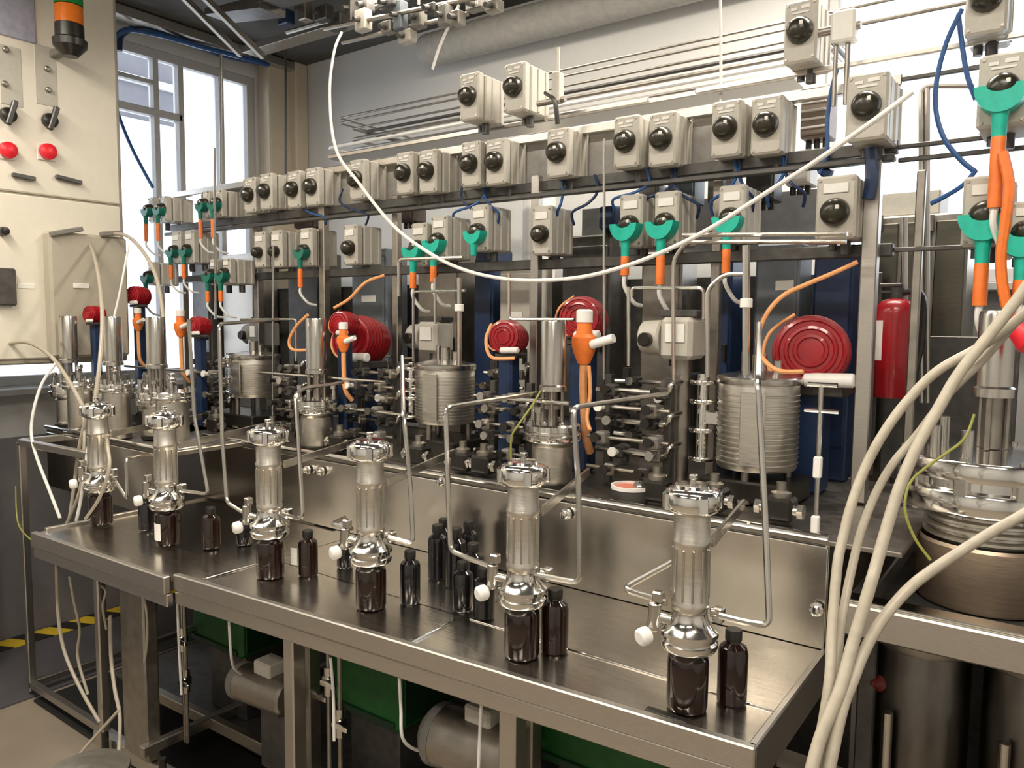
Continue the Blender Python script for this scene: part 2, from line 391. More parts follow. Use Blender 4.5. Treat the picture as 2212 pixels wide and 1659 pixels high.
for px, py in ((1765, 1315), (1225, 1110), (665, 1015), (695, 1018), (958, 1040)):
    P = at(px, py, y=YP-.004); k = mpp(P)
    q = MB(); q.lathe([(0, 0), (.016, 0), (.016, .008), (.010, .010), (.010, .024), (0, .026)], P, (0, -1, 0), 12); part('drain_fitting', q, POLISH, bench)
# legs and lower frame
def leg(x, y, w=.045, d=.045, z0=.03, z1=ZT-.085, mt=APRON, nm='leg'):
    part(nm, MB().box((x, y, (z0+z1)/2), (w, d, z1-z0), .004), mt, bench)
def legpx(px, y, w, mt=APRON):
    P = at(px, 1500, y=y); leg(P.x, y, w, .045, mt=mt)
legpx(637, 1.30, .042); legpx(672, 1.46, .04, DULL); legpx(1108, 1.30, .045); legpx(1150, 1.46, .03, DULL)
leg(XB0+.25, 1.24, .03, .03, .17); leg(XB1-.03, 1.34); leg(XB1-.03, 2.4); leg(-1.7, 2.4); leg(-2.5, 2.4)
part('cable_duct', MB().box((at(303, 1450, y=1.27).x, 1.27, .45), (.15, .05, .62), .006), DULL, bench, 'wide flat upright steel duct')
part('lower_rail', MB().bar((-2.75, 1.27, .10), (XB1-.05, 1.31, .17), .05, .03, .003), APRON, bench)
part('lower_rail', MB().bar((XB0, 1.45, .20), (XB1-.05, 1.55, .17), .04, .03, .003), DULL, bench)
for x in (-2.35, -1.45, -.7):
    part('lower_rail', MB().bar((x, 1.22, .2), (x, 2.4, .2), .035, .03, .003), DULL, bench)
part('base_shelf', MB().box((-1.75, 1.95, .165), (2.6, .95, .012), .002), GUN, bench)
part('dark_backing', MB().box((-1.75, 2.55, .48), (2.7, .012, .62), .002), GUN, bench)
for x, y in ((-2.63, 1.24), (-2.28, 1.25), (-1.6, 1.28), (-.5, 1.31)):
    q = MB(); q.lathe([(0, .0), (.035, .0), (.035, .012), (.012, .03), (.012, .19), (0, .19)], (x, y, .0), (0, 0, 1), 14); part('levelling_foot', q, BLACK, bench)
solo('shadow_mat', MB().box((-1.9, 1.86, .006), (3.0, 1.08, .012), .003), MATB, 'black mat standing in for the shadow on the floor under the steel bench', 'mat')  # black sheet puts the bench's shadow into the floor colour

# ------------------------------------------------------------------ filter stands, jars and bottles
CX = [-.565, -.955, -1.435, -1.84, -2.375, -2.80]
CY = [1.365, 1.36, 1.36, 1.35, 1.345, 1.335]
ORD = ['nearest to the right front corner', 'second from the right end', 'third from the right end', 'third from the left end', 'second from the left end', 'farthest left, beside the loose white hoses']
JW = ['nearest the right front corner', 'in front of the black bottle cluster', 'deep brown, left of the bottle cluster', 'beside the small white tag', 'with a white label on its front', 'the farthest left one, almost black']
def jar_meshes(r, h):
    body = MB().lathe([(0, .002), (r*.8, 0), (r*.95, .004), (r, .012), (r, h*.80), (r*.96, h*.86), (r*.78, h*.91), (r*.76, h*.93)], seg=28)
    neck = MB().lathe([(r*.77, h*.925), (r*.80, h*.93), (r*.80, h*.95), (r*.77, h*.955), (r*.77, h*.985), (r*.72, h), (r*.6, h), (r*.6, h*.93)], seg=28)
    return body, neck
JH = .122
jb, jn = jar_meshes(.0395, JH)
jb, jn = jb.mesh('jar_body', AMBER), jn.mesh('jar_neck', AMBER)
for i in range(6):
    t = thing('sample_jar', 'amber glass jar under the steel filter, %s' % JW[i], 'jar', (CX[i], CY[i], ZT), 0, 'amber jars under the filters')
    link('glass_body', jb, t); link('thread_neck', jn, t)
    if i == 4:
        q = MB(); q.lathe([(.0402, .025), (.0402, .085)], seg=48); q.v = [v for v in q.v]
        lab = MB(); n = 10
        for k in range(n+1):
            a = math.radians(-128+k*66/n)
            for z in (.022, .078): lab.v.append((.0403*math.cos(a), .0403*math.sin(a), z))
        lab.f = [(2*k, 2*k+2, 2*k+3, 2*k+1) for k in range(n)]
        part('paper_label', lab, WHITE, t, 'blank white paper label', world=False)
# the steel filters
fm = {}
fm['clamp_collar'] = (MB().lathe([(.041, .0), (.052, .0), (.055, .006), (.055, .014), (.050, .018), (.050, .024), (.056, .028), (.056, .036), (.046, .044), (.036, .056), (.034, .07), (.034, .074), (0, .074)], seg=30), POLISH)
fm['filter_body'] = (MB().lathe([(.030, .072), (.036, .080), (.0365, .09), (.0345, .094), (.0345, .20), (.037, .204), (.037, .212), (.0345, .216), (.0345, .262), (.038, .266)], seg=30), JACKET)
rib = MB()
for k in range(12):
    a = 2*math.pi*k/12; rib.box((.0352*math.cos(a), .0352*math.sin(a), .147), (.003, .004, .10), .001, rz=a)
fm['body_ribs'] = (rib, STEEL)
fm['top_cap'] = (MB().lathe([(.036, .262), (.046, .268), (.052, .276), (.053, .284), (.053, .298), (.050, .306), (.044, .311), (.036, .313), (.034, .318), (0, .320)], seg=30), POLISH)
fmm = {k: v[0].mesh(k, v[1]) for k, v in fm.items()}
kn = MB(); kn.lathe([(0, 0), (.012, 0), (.0165, .004), (.0175, .012), (.0165, .022), (.012, .026), (0, .027)], (0, 0, 0), (-.35, -.9, -.1), 18)
lugm = MB().box((0, 0, 0), (.012, .018, .034), .003).mesh('cap_lug', POLISH)
knm = kn.mesh('valve_knob', WHITE)
for i in range(6):
    z0 = ZT+JH+.002
    t = thing('pressure_filter', 'steel pressure filter standing on its jar, %s' % ORD[i], 'filter', (CX[i], CY[i], z0), 0, 'steel filters over the jars')
    for k in ('clamp_collar', 'filter_body', 'body_ribs', 'top_cap'): cap = link(k, fmm[k], t)
    for k in range(4):
        a = math.pi/4+math.pi/2*k; lg = link('cap_lug', lugm, cap, (.052*math.cos(a), .052*math.sin(a), .288)); lg.rotation_euler.z = a
    q = MB(); q.cyl((-.030, -.02, .052), (-.062, -.036, .058), .010, seg=12); q.cyl((-.055, -.036, .085), (-.058, -.038, .030), .0125, .011, 14, .002); q.box((-.05, -.034, .098), (.02, .02, .022), .003)
    vb = part('needle_valve', q, STEEL, t, world=False)
    kk = link('valve_knob', knm, vb, (-.060, -.05, .026)); kk['label'] = 'round white knob'
    q = MB(); q.bar((.03, .03, .205), (-.09 if i else -.05, YP-CY[i]-.002, .215 if i else .19), .022, .008); part('bracket_arm', q, STEEL, t, world=False)
    q = MB(); q.cyl((.034, .02, .07), (.05, .03, .07), .009, seg=12); q.box((.048, .028, .066), (.02, .02, .03), .003); part('side_port', q, STEEL, t, world=False)
    q = MB(); q.cyl((0, 0, .318), (0, 0, .336), .006, seg=10); q.box((0, 0, .332), (.014, .014, .01), .002); part('vent_nipple', q, STEEL, t, world=False)
# second bottles beside the jars
def bottle(px, py, r, h, label, glass=BLKGLASS, y=None):
    P = at(px, py, z=ZT)
    t = thing('reagent_bottle', label, 'bottle', (P.x, P.y, ZT), 0, 'dark bottles beside the jars')
    b = MB().lathe([(0, .002), (r*.85, 0), (r, .006), (r, h*.70), (r*.9, h*.77), (r*.5, h*.83), (r*.46, h*.87), (r*.46, h*.90)], seg=24)
    part('glass_body', b, glass, t, world=False)
    c = MB().lathe([(r*.46, h*.86), (r*.56, h*.86), (r*.56, h*.98), (r*.5, h), (0, h)], seg=18)
    part('screw_cap', c, BLACK, t, world=False)
    return t
bottle(1580, 1518, .029, .150, 'dark bottle behind the nearest jar, at the right front corner', AMBER)
bottle(1198, 1408, .031, .148, 'dark square-shouldered bottle right of the second jar from the right', AMBER)
bottle(886, 1302, .027, .142, 'dark bottle right of the third jar from the right', BLKGLASS)
tg = bottle(666, 1243, .028, .135, 'dark bottle with a small white tag, by the fourth jar', AMBER)
part('paper_tag', MB().box((-.036, -.022, .055), (.022, .002, .05), .0005, rz=.3), LGREY, tg, 'small white paper tag', world=False)
bottle(457, 1183, .029, .135, 'dark bottle right of the white-labelled jar', AMBER)
bottle(320, 1144, .030, .125, 'dark bottle left of the white-labelled jar', BLKGLASS)
bottle(745, 1225, .024, .09, 'low dark bottle under the white knob of the third filter', BLKGLASS)
bottle(528, 1175, .026, .085, 'low dark bottle under the white knob of the fourth filter', BLKGLASS)
CL = [(945, 1250, .028, .16, 'leftmost of the black cluster'), (985, 1268, .030, .17, 'tall one in the middle of the black cluster'), (1022, 1290, .029, .15, 'right middle of the black cluster'),
      (1000, 1318, .027, .13, 'front one of the black cluster'), (1045, 1335, .028, .13, 'rightmost of the black cluster, by the second jar'), (958, 1225, .027, .15, 'rear left of the black cluster'), (1012, 1240, .028, .16, 'rear right of the black cluster')]
for px, py, r, h, nm in CL: bottle(px, py, r, h, 'black glass bottle, %s' % nm, BLKGLASS)

# bent sampling tubes: each is a run of bright narrow tube, points are (photo x, photo y, room y)
def run(name, label, cat, mt, r, pts, group=None, smooth=False, seg=8, sub=6):
    return solo(name, MB().tube([at(a, b, y=c) for a, b, c in pts], r, seg, smooth, sub), mt, label, cat, group)
TG = 'thin bent steel tubes over the bench'
TB = [
 ('right of the nearest filter, rising to the deck', .0062, [(1552, 1330, 1.36), (1610, 1345, 1.38), (1662, 1352, 1.40), (1652, 1100, 1.43), (1637, 820, 1.46), (1640, 700, 1.75)]),
 ('bent like an arrowhead left of the nearest filter', .0062, [(1440, 1302, 1.34), (1345, 1272, 1.34), (1455, 1212, 1.52), (1500, 1190, 1.75)]),
 ('left of the second filter, rising past the big vessel', .0062, [(1068, 1226, 1.34), (1018, 1208, 1.36), (973, 1190, 1.38), (967, 1020, 1.39), (963, 880, 1.40), (1165, 848, 1.88)]),
 ('right of the second filter, rising by the stirrer', .0062, [(1148, 1240, 1.36), (1200, 1250, 1.38), (1252, 1260, 1.40), (1250, 1060, 1.41), (1238, 880, 1.43), (1440, 850, 1.9)]),
 ('right of the third filter, rising to the fitting block', .0060, [(838, 1160, 1.36), (893, 1176, 1.40), (886, 1040, 1.41), (872, 900, 1.43), (868, 770, 1.6)]),
 ('short hooked one left of the third filter', .0060, [(760, 1142, 1.35), (716, 1132, 1.36), (745, 1118, 1.45)]),
 ('left of the fourth filter, rising straight up', .0060, [(530, 1110, 1.34), (490, 1085, 1.35), (480, 940, 1.36), (473, 700, 1.38), (600, 690, 1.8)]),
 ('right of the fourth filter, with a cranked top', .0060, [(600, 1108, 1.36), (655, 1122, 1.38), (645, 960, 1.40), (638, 850, 1.42), (660, 838, 1.5), (740, 826, 1.85)]),
 ('left of the fifth filter, rising to the left clutter', .0058, [(395, 1060, 1.36), (450, 1068, 1.38), (420, 900, 1.40), (408, 690, 1.42)]),
 ('right of the sixth filter, crossing the fifth', .0058, [(250, 1040, 1.36), (275, 1080, 1.37), (272, 990, 1.38), (325, 980, 1.6)]),
]
for nm, r, pts in TB: run('sampling_tube', 'thin bright steel tube %s' % nm, 'tube', STEEL, r, pts, TG)
run('spirit_rod', 'bright thin rod lying on the left worktop', 'rod', POLISH, .004, [(138, 1152, 1.33), (218, 1135, 1.36)])

# ------------------------------------------------------------------ stirred reactors on the deck
def reactor_proto():
    t = thing('stirred_reactor', '', 'reactor')
    q = MB(); q.lathe([(0, 0), (.066, 0), (.066, .012), (0, .012)], seg=28); part('base_plate', q, BLACK, t, world=False)
    q = MB(); q.lathe([(.058, .012), (.060, .018), (.060, .12), (.052, .128), (.052, .140)], seg=30); part('vessel_body', q, JACKET, t, world=False)
    q = MB(); q.lathe([(0, .136), (.082, .136), (.084, .139), (.084, .156), (.080, .159), (.078, .159), (.078, .164), (.082, .167), (.082, .182), (.076, .187), (.04, .190), (0, .190)], seg=34); fl = part('lid_flange', q, POLISH, t, world=False)
    q = MB()
    for k in range(8):
        a = 2*math.pi*k/8+.2; q.lathe([(0, .184), (.008, .184), (.008, .194), (.004, .198), (0, .2)], (.067*math.cos(a), .067*math.sin(a), 0), (0, 0, 1), 6)
    part('lid_bolts', q, STEEL, fl, world=False)
    q = MB()
    for k in range(4):
        a = math.pi/2*k+.5; q.cyl((.028*math.cos(a), .028*math.sin(a), .188), (.028*math.cos(a), .028*math.sin(a), .285), .0065, seg=8)
    q.cyl((0, 0, .19), (0, 0, .285), .014, seg=12); q.lathe([(0, .228), (.026, .228), (.026, .24), (0, .24)], seg=18)
    part('stirrer_cage', q, DULL, t, world=False)
    q = MB(); q.lathe([(0, .282), (.041, .282), (.041, .296), (.037, .300), (.037, .482), (.035, .488), (0, .488)], seg=28); part('magnetic_drive', q, STEEL, t, world=False)
    for a in (.3, 2.0, 3.3, 4.6):
        q = MB(); q.cyl((.062*math.cos(a), .062*math.sin(a), .186), (.062*math.cos(a), .062*math.sin(a), .235), .008, seg=10); q.box((.062*math.cos(a), .062*math.sin(a), .23), (.02, .02, .018), .003)
        part('lid_port', q, STEEL, fl, world=False)
    return t
RXY = [1.895, 1.895, 1.66, 1.64, 1.60]
RX = [(1192, 'right of the centre post, the nearest of the deck row'), (686, 'left of the red motor hood, second of the deck row'), (345, 'by the left end of the deck, behind the fifth filter'), (252, 'on the far left of the deck, right of the last one'), (158, 'on the far left of the deck, nearest the cabinet')]
RP = None
for i, (px, nm) in enumerate(RX):
    P = at(px, 1000, y=RXY[i]); r0 = reactor_proto() if RP is None else copy_tree(RP); RP = RP or r0
    r0.location = (P.x, RXY[i], ZD); r0['label'] = 'stirred steel reactor, %s' % nm; r0['group'] = 'stirred reactors on the deck'
    r0.rotation_euler.z = i*.5
# big jacketed vessels
def big_vessel(px, y, r, h, ztop_px, label):
    P = at(px, ztop_px, y=y); zt = P.z
    t = thing('jacketed_vessel', label, 'vessel', (P.x, y, ZD), 0, 'jacketed vessels on the deck')
    zb = zt-h-ZD; T = zt-ZD
    q = MB(); q.lathe([(r*.5, zb-.012), (r*.96, zb-.004), (r, zb+.004), (r, T-.02), (r*.98, T-.012)], seg=40); part('jacket', q, JACKET, t, world=False)
    q = MB()
    for k in range(14): q.lathe([(r+.0005, 0), (r+.0025, .0015), (r+.0025, .0045), (r+.0005, .006)], (0, 0, zb+.012+k*(h-.05)/14), seg=40)
    part('jacket_ribs', q, JACKET, t, world=False)
    q = MB(); q.lathe([(0, T-.02), (r*1.05, T-.02), (r*1.06, T-.016), (r*1.06, T-.004), (r*1.03, T), (r*.5, T+.012), (0, T+.015)], seg=40); part('lid', q, STEEL, t, world=False)
    q = MB(); q.box((r*.2, -r*1.005, zb+h*.45), (r*.62, .006, h*.80), .002); part('front_plate', q, JACKET, t, world=False)
    for k in range(3):
        a = k*2.1+.5; q = MB(); q.cyl((r*.8*math.cos(a), r*.8*math.sin(a), 0), (r*.8*math.cos(a), r*.8*math.sin(a), zb+.02), .011, seg=12); q.cyl((r*.8*math.cos(a), r*.8*math.sin(a), 0), (r*.8*math.cos(a), r*.8*math.sin(a), .01), .024, seg=14); part('leg', q, DULL, t, world=False)
    for ax, ay, ah, ar in ((0, 0, .06, .02), (.05, 0, .045, .011), (-.05, .02, .065, .009)): part('lid_port', MB().cyl((ax, ay, T-.005), (ax, ay, T+ah), ar, seg=14, bev=.002), STEEL, t, world=False)
    part('base_unit', MB().box((0, .0, .03), (r*2.3, r*1.9, .06), .006), BLACK, t, 'black base unit', world=False)
    q = MB()                                           # side sight stack with shining discs
    for zz in (zb+.0, zb+h*.33, zb+h*.66, T-.03): q.lathe([(0, 0), (.036, 0), (.038, .003), (.038, .009), (.036, .012), (0, .012)], (-r-.045, -.02, zz), seg=22)
    q.cyl((-r-.045, -.02, zb), (-r-.045, -.02, T), .017, seg=14); q.box((-r-.01, -.02, zb+h*.5), (.05, .02, .04), .004)
    part('side_stack', q, POLISH, t, world=False)
    return t
big_vessel(1640, 2.12, .108, .25, 812, 'large ribbed jacketed vessel right of the deck, with stacked shining side discs')
big_vessel(962, 2.12, .108, .21, 785, 'large jacketed steel vessel in the middle of the deck')
big_vessel(548, 2.12, .110, .185, 765, 'jacketed steel vessel on the left of the deck, partly behind thin tubes')
big_vessel(318, 1.86, .07, .12, 835, 'small jacketed vessel in the clutter at the left end')

# pump and gearbox bodies behind
def gearbox(px, py, y, label, mt=GREY, s=1.0):
    P = at(px, py, y=y)
    t = thing('metering_pump', label, 'pump', (P.x, y, ZD), 0, 'grey metering pumps at the back of the deck')
    z = P.z-ZD
    q = MB(); q.box((.035*s, 0, z), (.085*s, .10*s, .105*s), .012); part('gear_housing', q, mt, t, world=False)
    q = MB(); q.cyl((-.015*s, 0, z), (-.075*s, 0, z), .046*s, .043*s, 24, .006); part('motor_can', q, mt, t, world=False)
    q = MB(); q.cyl((-.045*s, -.04*s, z-.005), (-.045*s, -.062*s, z-.005), .018*s, seg=18, bev=.003); part('adjust_knob', q, BLACK, t, world=False)
    q = MB(); q.box((.035*s, -.052*s, z+.015), (.05*s, .004, .045*s), .001); part('name_plate', q, LGREY, t, world=False)
    q = MB(); q.cyl((.035*s, 0, z-.05*s), (.035*s, 0, .0), .022*s, seg=14); q.cyl((.035*s, 0, .0), (.035*s, 0, .02), .05, seg=18); part('stand', q, DULL, t, world=False)
    q = MB(); q.box((.03*s, .01, z+.062*s), (.10*s, .07*s, .022), .004); part('top_cover', q, GUN, t, world=False)
gearbox(1448, 730, 2.10, 'grey metering pump left of the big right vessel', s=1.15)
gearbox(925, 728, 2.37, 'grey metering pump above the middle vessel', s=1.2)
gearbox(560, 722, 2.37, 'grey metering pump above the left vessel', mt=GREYD, s=1.2)

# red agitator motors on blue columns
def agitator(px, py, y, r, label, hood=False, arc=None):
    P = at(px, py, y=y); k = mpp(P); z = P.z-ZD
    t = thing('agitator_motor', label, 'motor', (P.x, y, ZD), 0, 'red agitator motors')
    q = MB(); pr = [(0, -r*.75)]
    n = 8
    for i in range(n):
        z0 = -r*.75+i*r*1.5/n; d = r*1.5/n; e = r*(1-.10*abs(i-(n-1)/2)/n*2)
        pr += [(e*.88, z0), (e, z0+d*.2), (e, z0+d*.7), (e*.88, z0+d*.8)]
    pr += [(0, r*.75)]
    q.lathe(pr, (0, 0, z), (.25, -1, .1), 26); part('ribbed_drum', q, RED, t, world=False)
    q = MB(); q.lathe([(r*.88, 0), (r*.86, r*.10), (r*.78, r*.13), (r*.75, r*.08), (r*.66, r*.08), (r*.63, r*.18), (r*.56, r*.20), (r*.53, r*.14), (r*.44, r*.14), (r*.41, r*.23), (r*.34, r*.24), (r*.31, r*.18), (0, r*.2)], Vector((0, 0, z))+Vector((.25, -1, .1)).normalized()*r*.74, (.25, -1, .1), 24); part('end_cover', q, RED, t, world=False)
    q = MB(); q.box((0, .0, (z-r*.9)/2), (r*.95, r*.9, z-r*.8), .008); part('column', q, NAVY, t, world=False)
    q = MB(); q.box((r*.25, -.01, z-r*.95), (r*1.5, r*1.1, r*.28), .004); part('mount_plate', q, GUN, t, world=False)
    q = MB(); q.cyl((r*.10, -r*.92, z-r*.66), (r*1.3, -r*.92, z-r*.62), r*.18, seg=16, bev=.004); part('cable_gland', q, WHITE, t, world=False)
    q = MB(); q.tube([(r*.15, -r*.85, z-r*.62), (-r*.5, -r*.85, z-r*.65), (-r*1.02, -r*.7, z-r*.2), (-r*.95, -r*.5, z+r*.5), (-r*.4, -.2*r, z+r*1.0)], r*.05, 8); part('power_cable', q, ORANGEP, t, world=False)
agitator(1752, 762, 2.32, .110, 'big dark red ribbed motor beside the slim post on the right')
agitator(1262, 690, 2.16, .075, 'dark red motor behind the nearest stirred reactor')
agitator(1100, 730, 2.14, .062, 'red ribbed motor right of the middle pump')
agitator(782, 735, 2.16, .100, 'tall red motor hood with pale arch, left of the middle vessel')
agitator(745, 700, 2.0, .050, 'small bright red motor in front of the red hood')
agitator(432, 705, 1.95, .045, 'small red motor with pink glint, left of the left pump')
agitator(300, 640, 1.99, .05, 'rusty orange-red motor behind the left reactors')
agitator(205, 680, 1.72, .042, 'small red motor at the far left by the cabinet')
# orange junction heads
def orange_head(px, py, y, s, label):
    P = at(px, py, y=y)
    t = thing('orange_connector', label, 'connector', (P.x, y, P.z-.06*s), 0, 'orange junction heads')
    q = MB(); q.lathe([(0, .0), (.018*s, 0), (.03*s, .03*s), (.036*s, .05*s), (.036*s, .075*s), (.024*s, .085*s), (.02*s, .12*s), (0, .125*s)], seg=18); part('housing', q, ORANGE, t, world=False)
    q = MB(); q.lathe([(0, .118*s), (.024*s, .118*s), (.024*s, .15*s), (.018*s, .155*s), (0, .155*s)], seg=16); part('cap', q, WHITE, t, world=False)
    q = MB(); q.cyl((.03*s, -.01, .055*s), (.10*s, -.01, .075*s), .013*s, seg=12); part('cable_gland', q, WHITE, t, world=False)
    q = MB(); q.tube([(0, 0, 0), (.0, 0, -.08*s), (.01*s, 0, -.2*s), (.01, .03, -.26*s)], .012*s, 8); part('power_cable', q, ORANGEP, t, world=False)
orange_head(1262, 740, 2.0, 1.05, 'orange junction head with white cap, in front of the dark red motor')
orange_head(742, 735, 1.93, .7, 'orange junction head below the small bright red motor')
orange_head(390, 705, 1.95, .8, 'pale orange junction head left of the pink-glinting motor')
orange_head(298, 695, 1.95, .7, 'orange junction head beside the left reactor drive')
orange_head(188, 705, 1.9, .6, 'orange junction head at the far left')

# ------------------------------------------------------------------ rack frame behind the deck
YR = 2.20
rack = thing('valve_rack', 'grey steel rack frame carrying the rows of switch boxes', 'rack', (-2.0, 2.3, ZD))
def post(px, y, w, z0, z1, mt=DULL):
    x = at(px, 700, y=y).x; part('post', MB().box((x, y, (z0+z1)/2), (w, w, z1-z0), .003), mt, rack)
ZA, ZB2, ZC2 = 2.165, 2.40, 1.885
post(1157, 2.26, .032, ZD, 2.1, APRON); post(702, 2.26, .035, ZD, 2.1); post(1873, 2.24, .040, ZD, 2.12, APRON); post(1975, 2.3, .022, ZD, 2.0)
post(858, 2.3, .03, ZD, 2.1); post(1545, 2.3, .03, ZD, 2.1); post(560, 2.3, .035, ZD, 2.1); post(400, 2.3, .03, ZD, 2.1)
XRK0, XRK1 = -3.9, -.40
for z, y, h, mt in ((ZA-.10, 2.285, .035, GUN), (ZA-.135, 2.25, .016, GUN), (ZC2-.09, 2.285, .035, GUN), (ZA+.075, 2.30, .03, APRON)):
    part('rail', MB().box(((XRK0+XRK1)/2, y, z), (XRK1-XRK0, .03, h), .003), mt, rack)
    part('rail', MB().box((XRK1+.40, 2.29, z), (.80, .012, .012), .002), GUN, rack)
part('rail', MB().box((-.5, 2.285, ZB2-.10), (.95, .016, .016), .003), APRON, rack)
part('rail', MB().box((-1.33, 2.285, ZB2-.10), (.40, .016, .016), .003), APRON, rack)
part('dark_backdrop', MB().box((-2.2, 2.70, 1.43), (3.4, .012, .66), .002), GUN, rack)  # dark sheets added to cover the bright wall below the lower row
part('dark_backdrop', MB().box((-.30, 2.70, 1.33), (.36, .012, .46), .002), GUN, rack)
part('cable_tray', MB().box(((-2.75-.7)/2, 2.42, ZA+.155), (-.7+2.75, .12, .018), .003), APRON, rack)
part('grey_backdrop', MB().box((-1.08, 2.62, 1.93), (.98, .012, .20), .002), mat('panel_grey', (.20, .20, .205), .5), rack)  # grey plate added to darken the bright wall between the rows
part('backing_strip', MB().box(((XRK0+.2-.72)/2, 2.335, ZA+.005), (-.72-XRK0-.2, .012, .17), .002), mat('backing_grey', (.34, .325, .30), .5), rack)
# backing cabinets behind the rack
BK = [(1680, 612, 70, 170, 2.5, SLATE, 'blue-grey instrument cabinet with a white plate, right of the tall tube'), (1560, 600, 36, 180, 2.5, NAVY, 'dark navy instrument cabinet left of the blue-grey one'),
      (1430, 640, 70, 190, 2.52, DULL, 'dull brownish cabinet behind the grey pump'), (1268, 600, 90, 180, 2.55, GUN, 'near-black cabinet right of the centre post'),
      (1118, 622, 66, 100, 2.45, GREY, 'pale grey cabinet with a white plate, left of the centre post'), (1048, 620, 36, 160, 2.5, NAVY, 'dark blue narrow cabinet left of the pale grey one'),
      (950, 640, 90, 180, 2.55, DULL, 'brownish cabinet behind the middle pump'), (800, 640, 80, 200, 2.52, SLATE, 'slate grey cabinet behind the red hood'), (660, 660, 80, 220, 2.55, GUN, 'near-black cabinet behind the second reactor'),
      (520, 660, 90, 220, 2.55, DULL, 'brown-grey cabinet behind the left pump'), (440, 680, 50, 220, 2.5, GUN, 'near-black cabinet by the left window'), (1800, 640, 60, 220, 2.52, NAVY, 'navy cabinet behind the big red motor')]
for i, (px, py, w, h, y, mt, nm) in enumerate(BK):
    P = at(px, py, y=y); k = mpp(P); w *= k*1.35; z1 = P.z+h*k/2; z0 = ZD-.006
    t = thing('instrument_cabinet', nm, 'cabinet', (P.x, y, z0), 0, 'instrument cabinets behind the rack')
    part('case', MB().box((0, .06, (z1-z0)/2), (w, .14, z1-z0), .006), mt, t, world=False)
    part('door_panel', MB().box((0, -.014, (z1-z0)*.55), (w*.88, .012, (z1-z0)*.8), .003), mt, t, world=False)
    if i in (0, 4, 7): part('name_plate', MB().box((w*.05 if i else w*.2, -.022, (z1-z0)*(.72 if i else .82)), (w*.4, .004, .03), .001), LGREY, t, world=False)
    part('door_handle', MB().box((w*.36, -.03, (z1-z0)*.5), (.012, .02, .06), .002), BLACK, t, world=False)

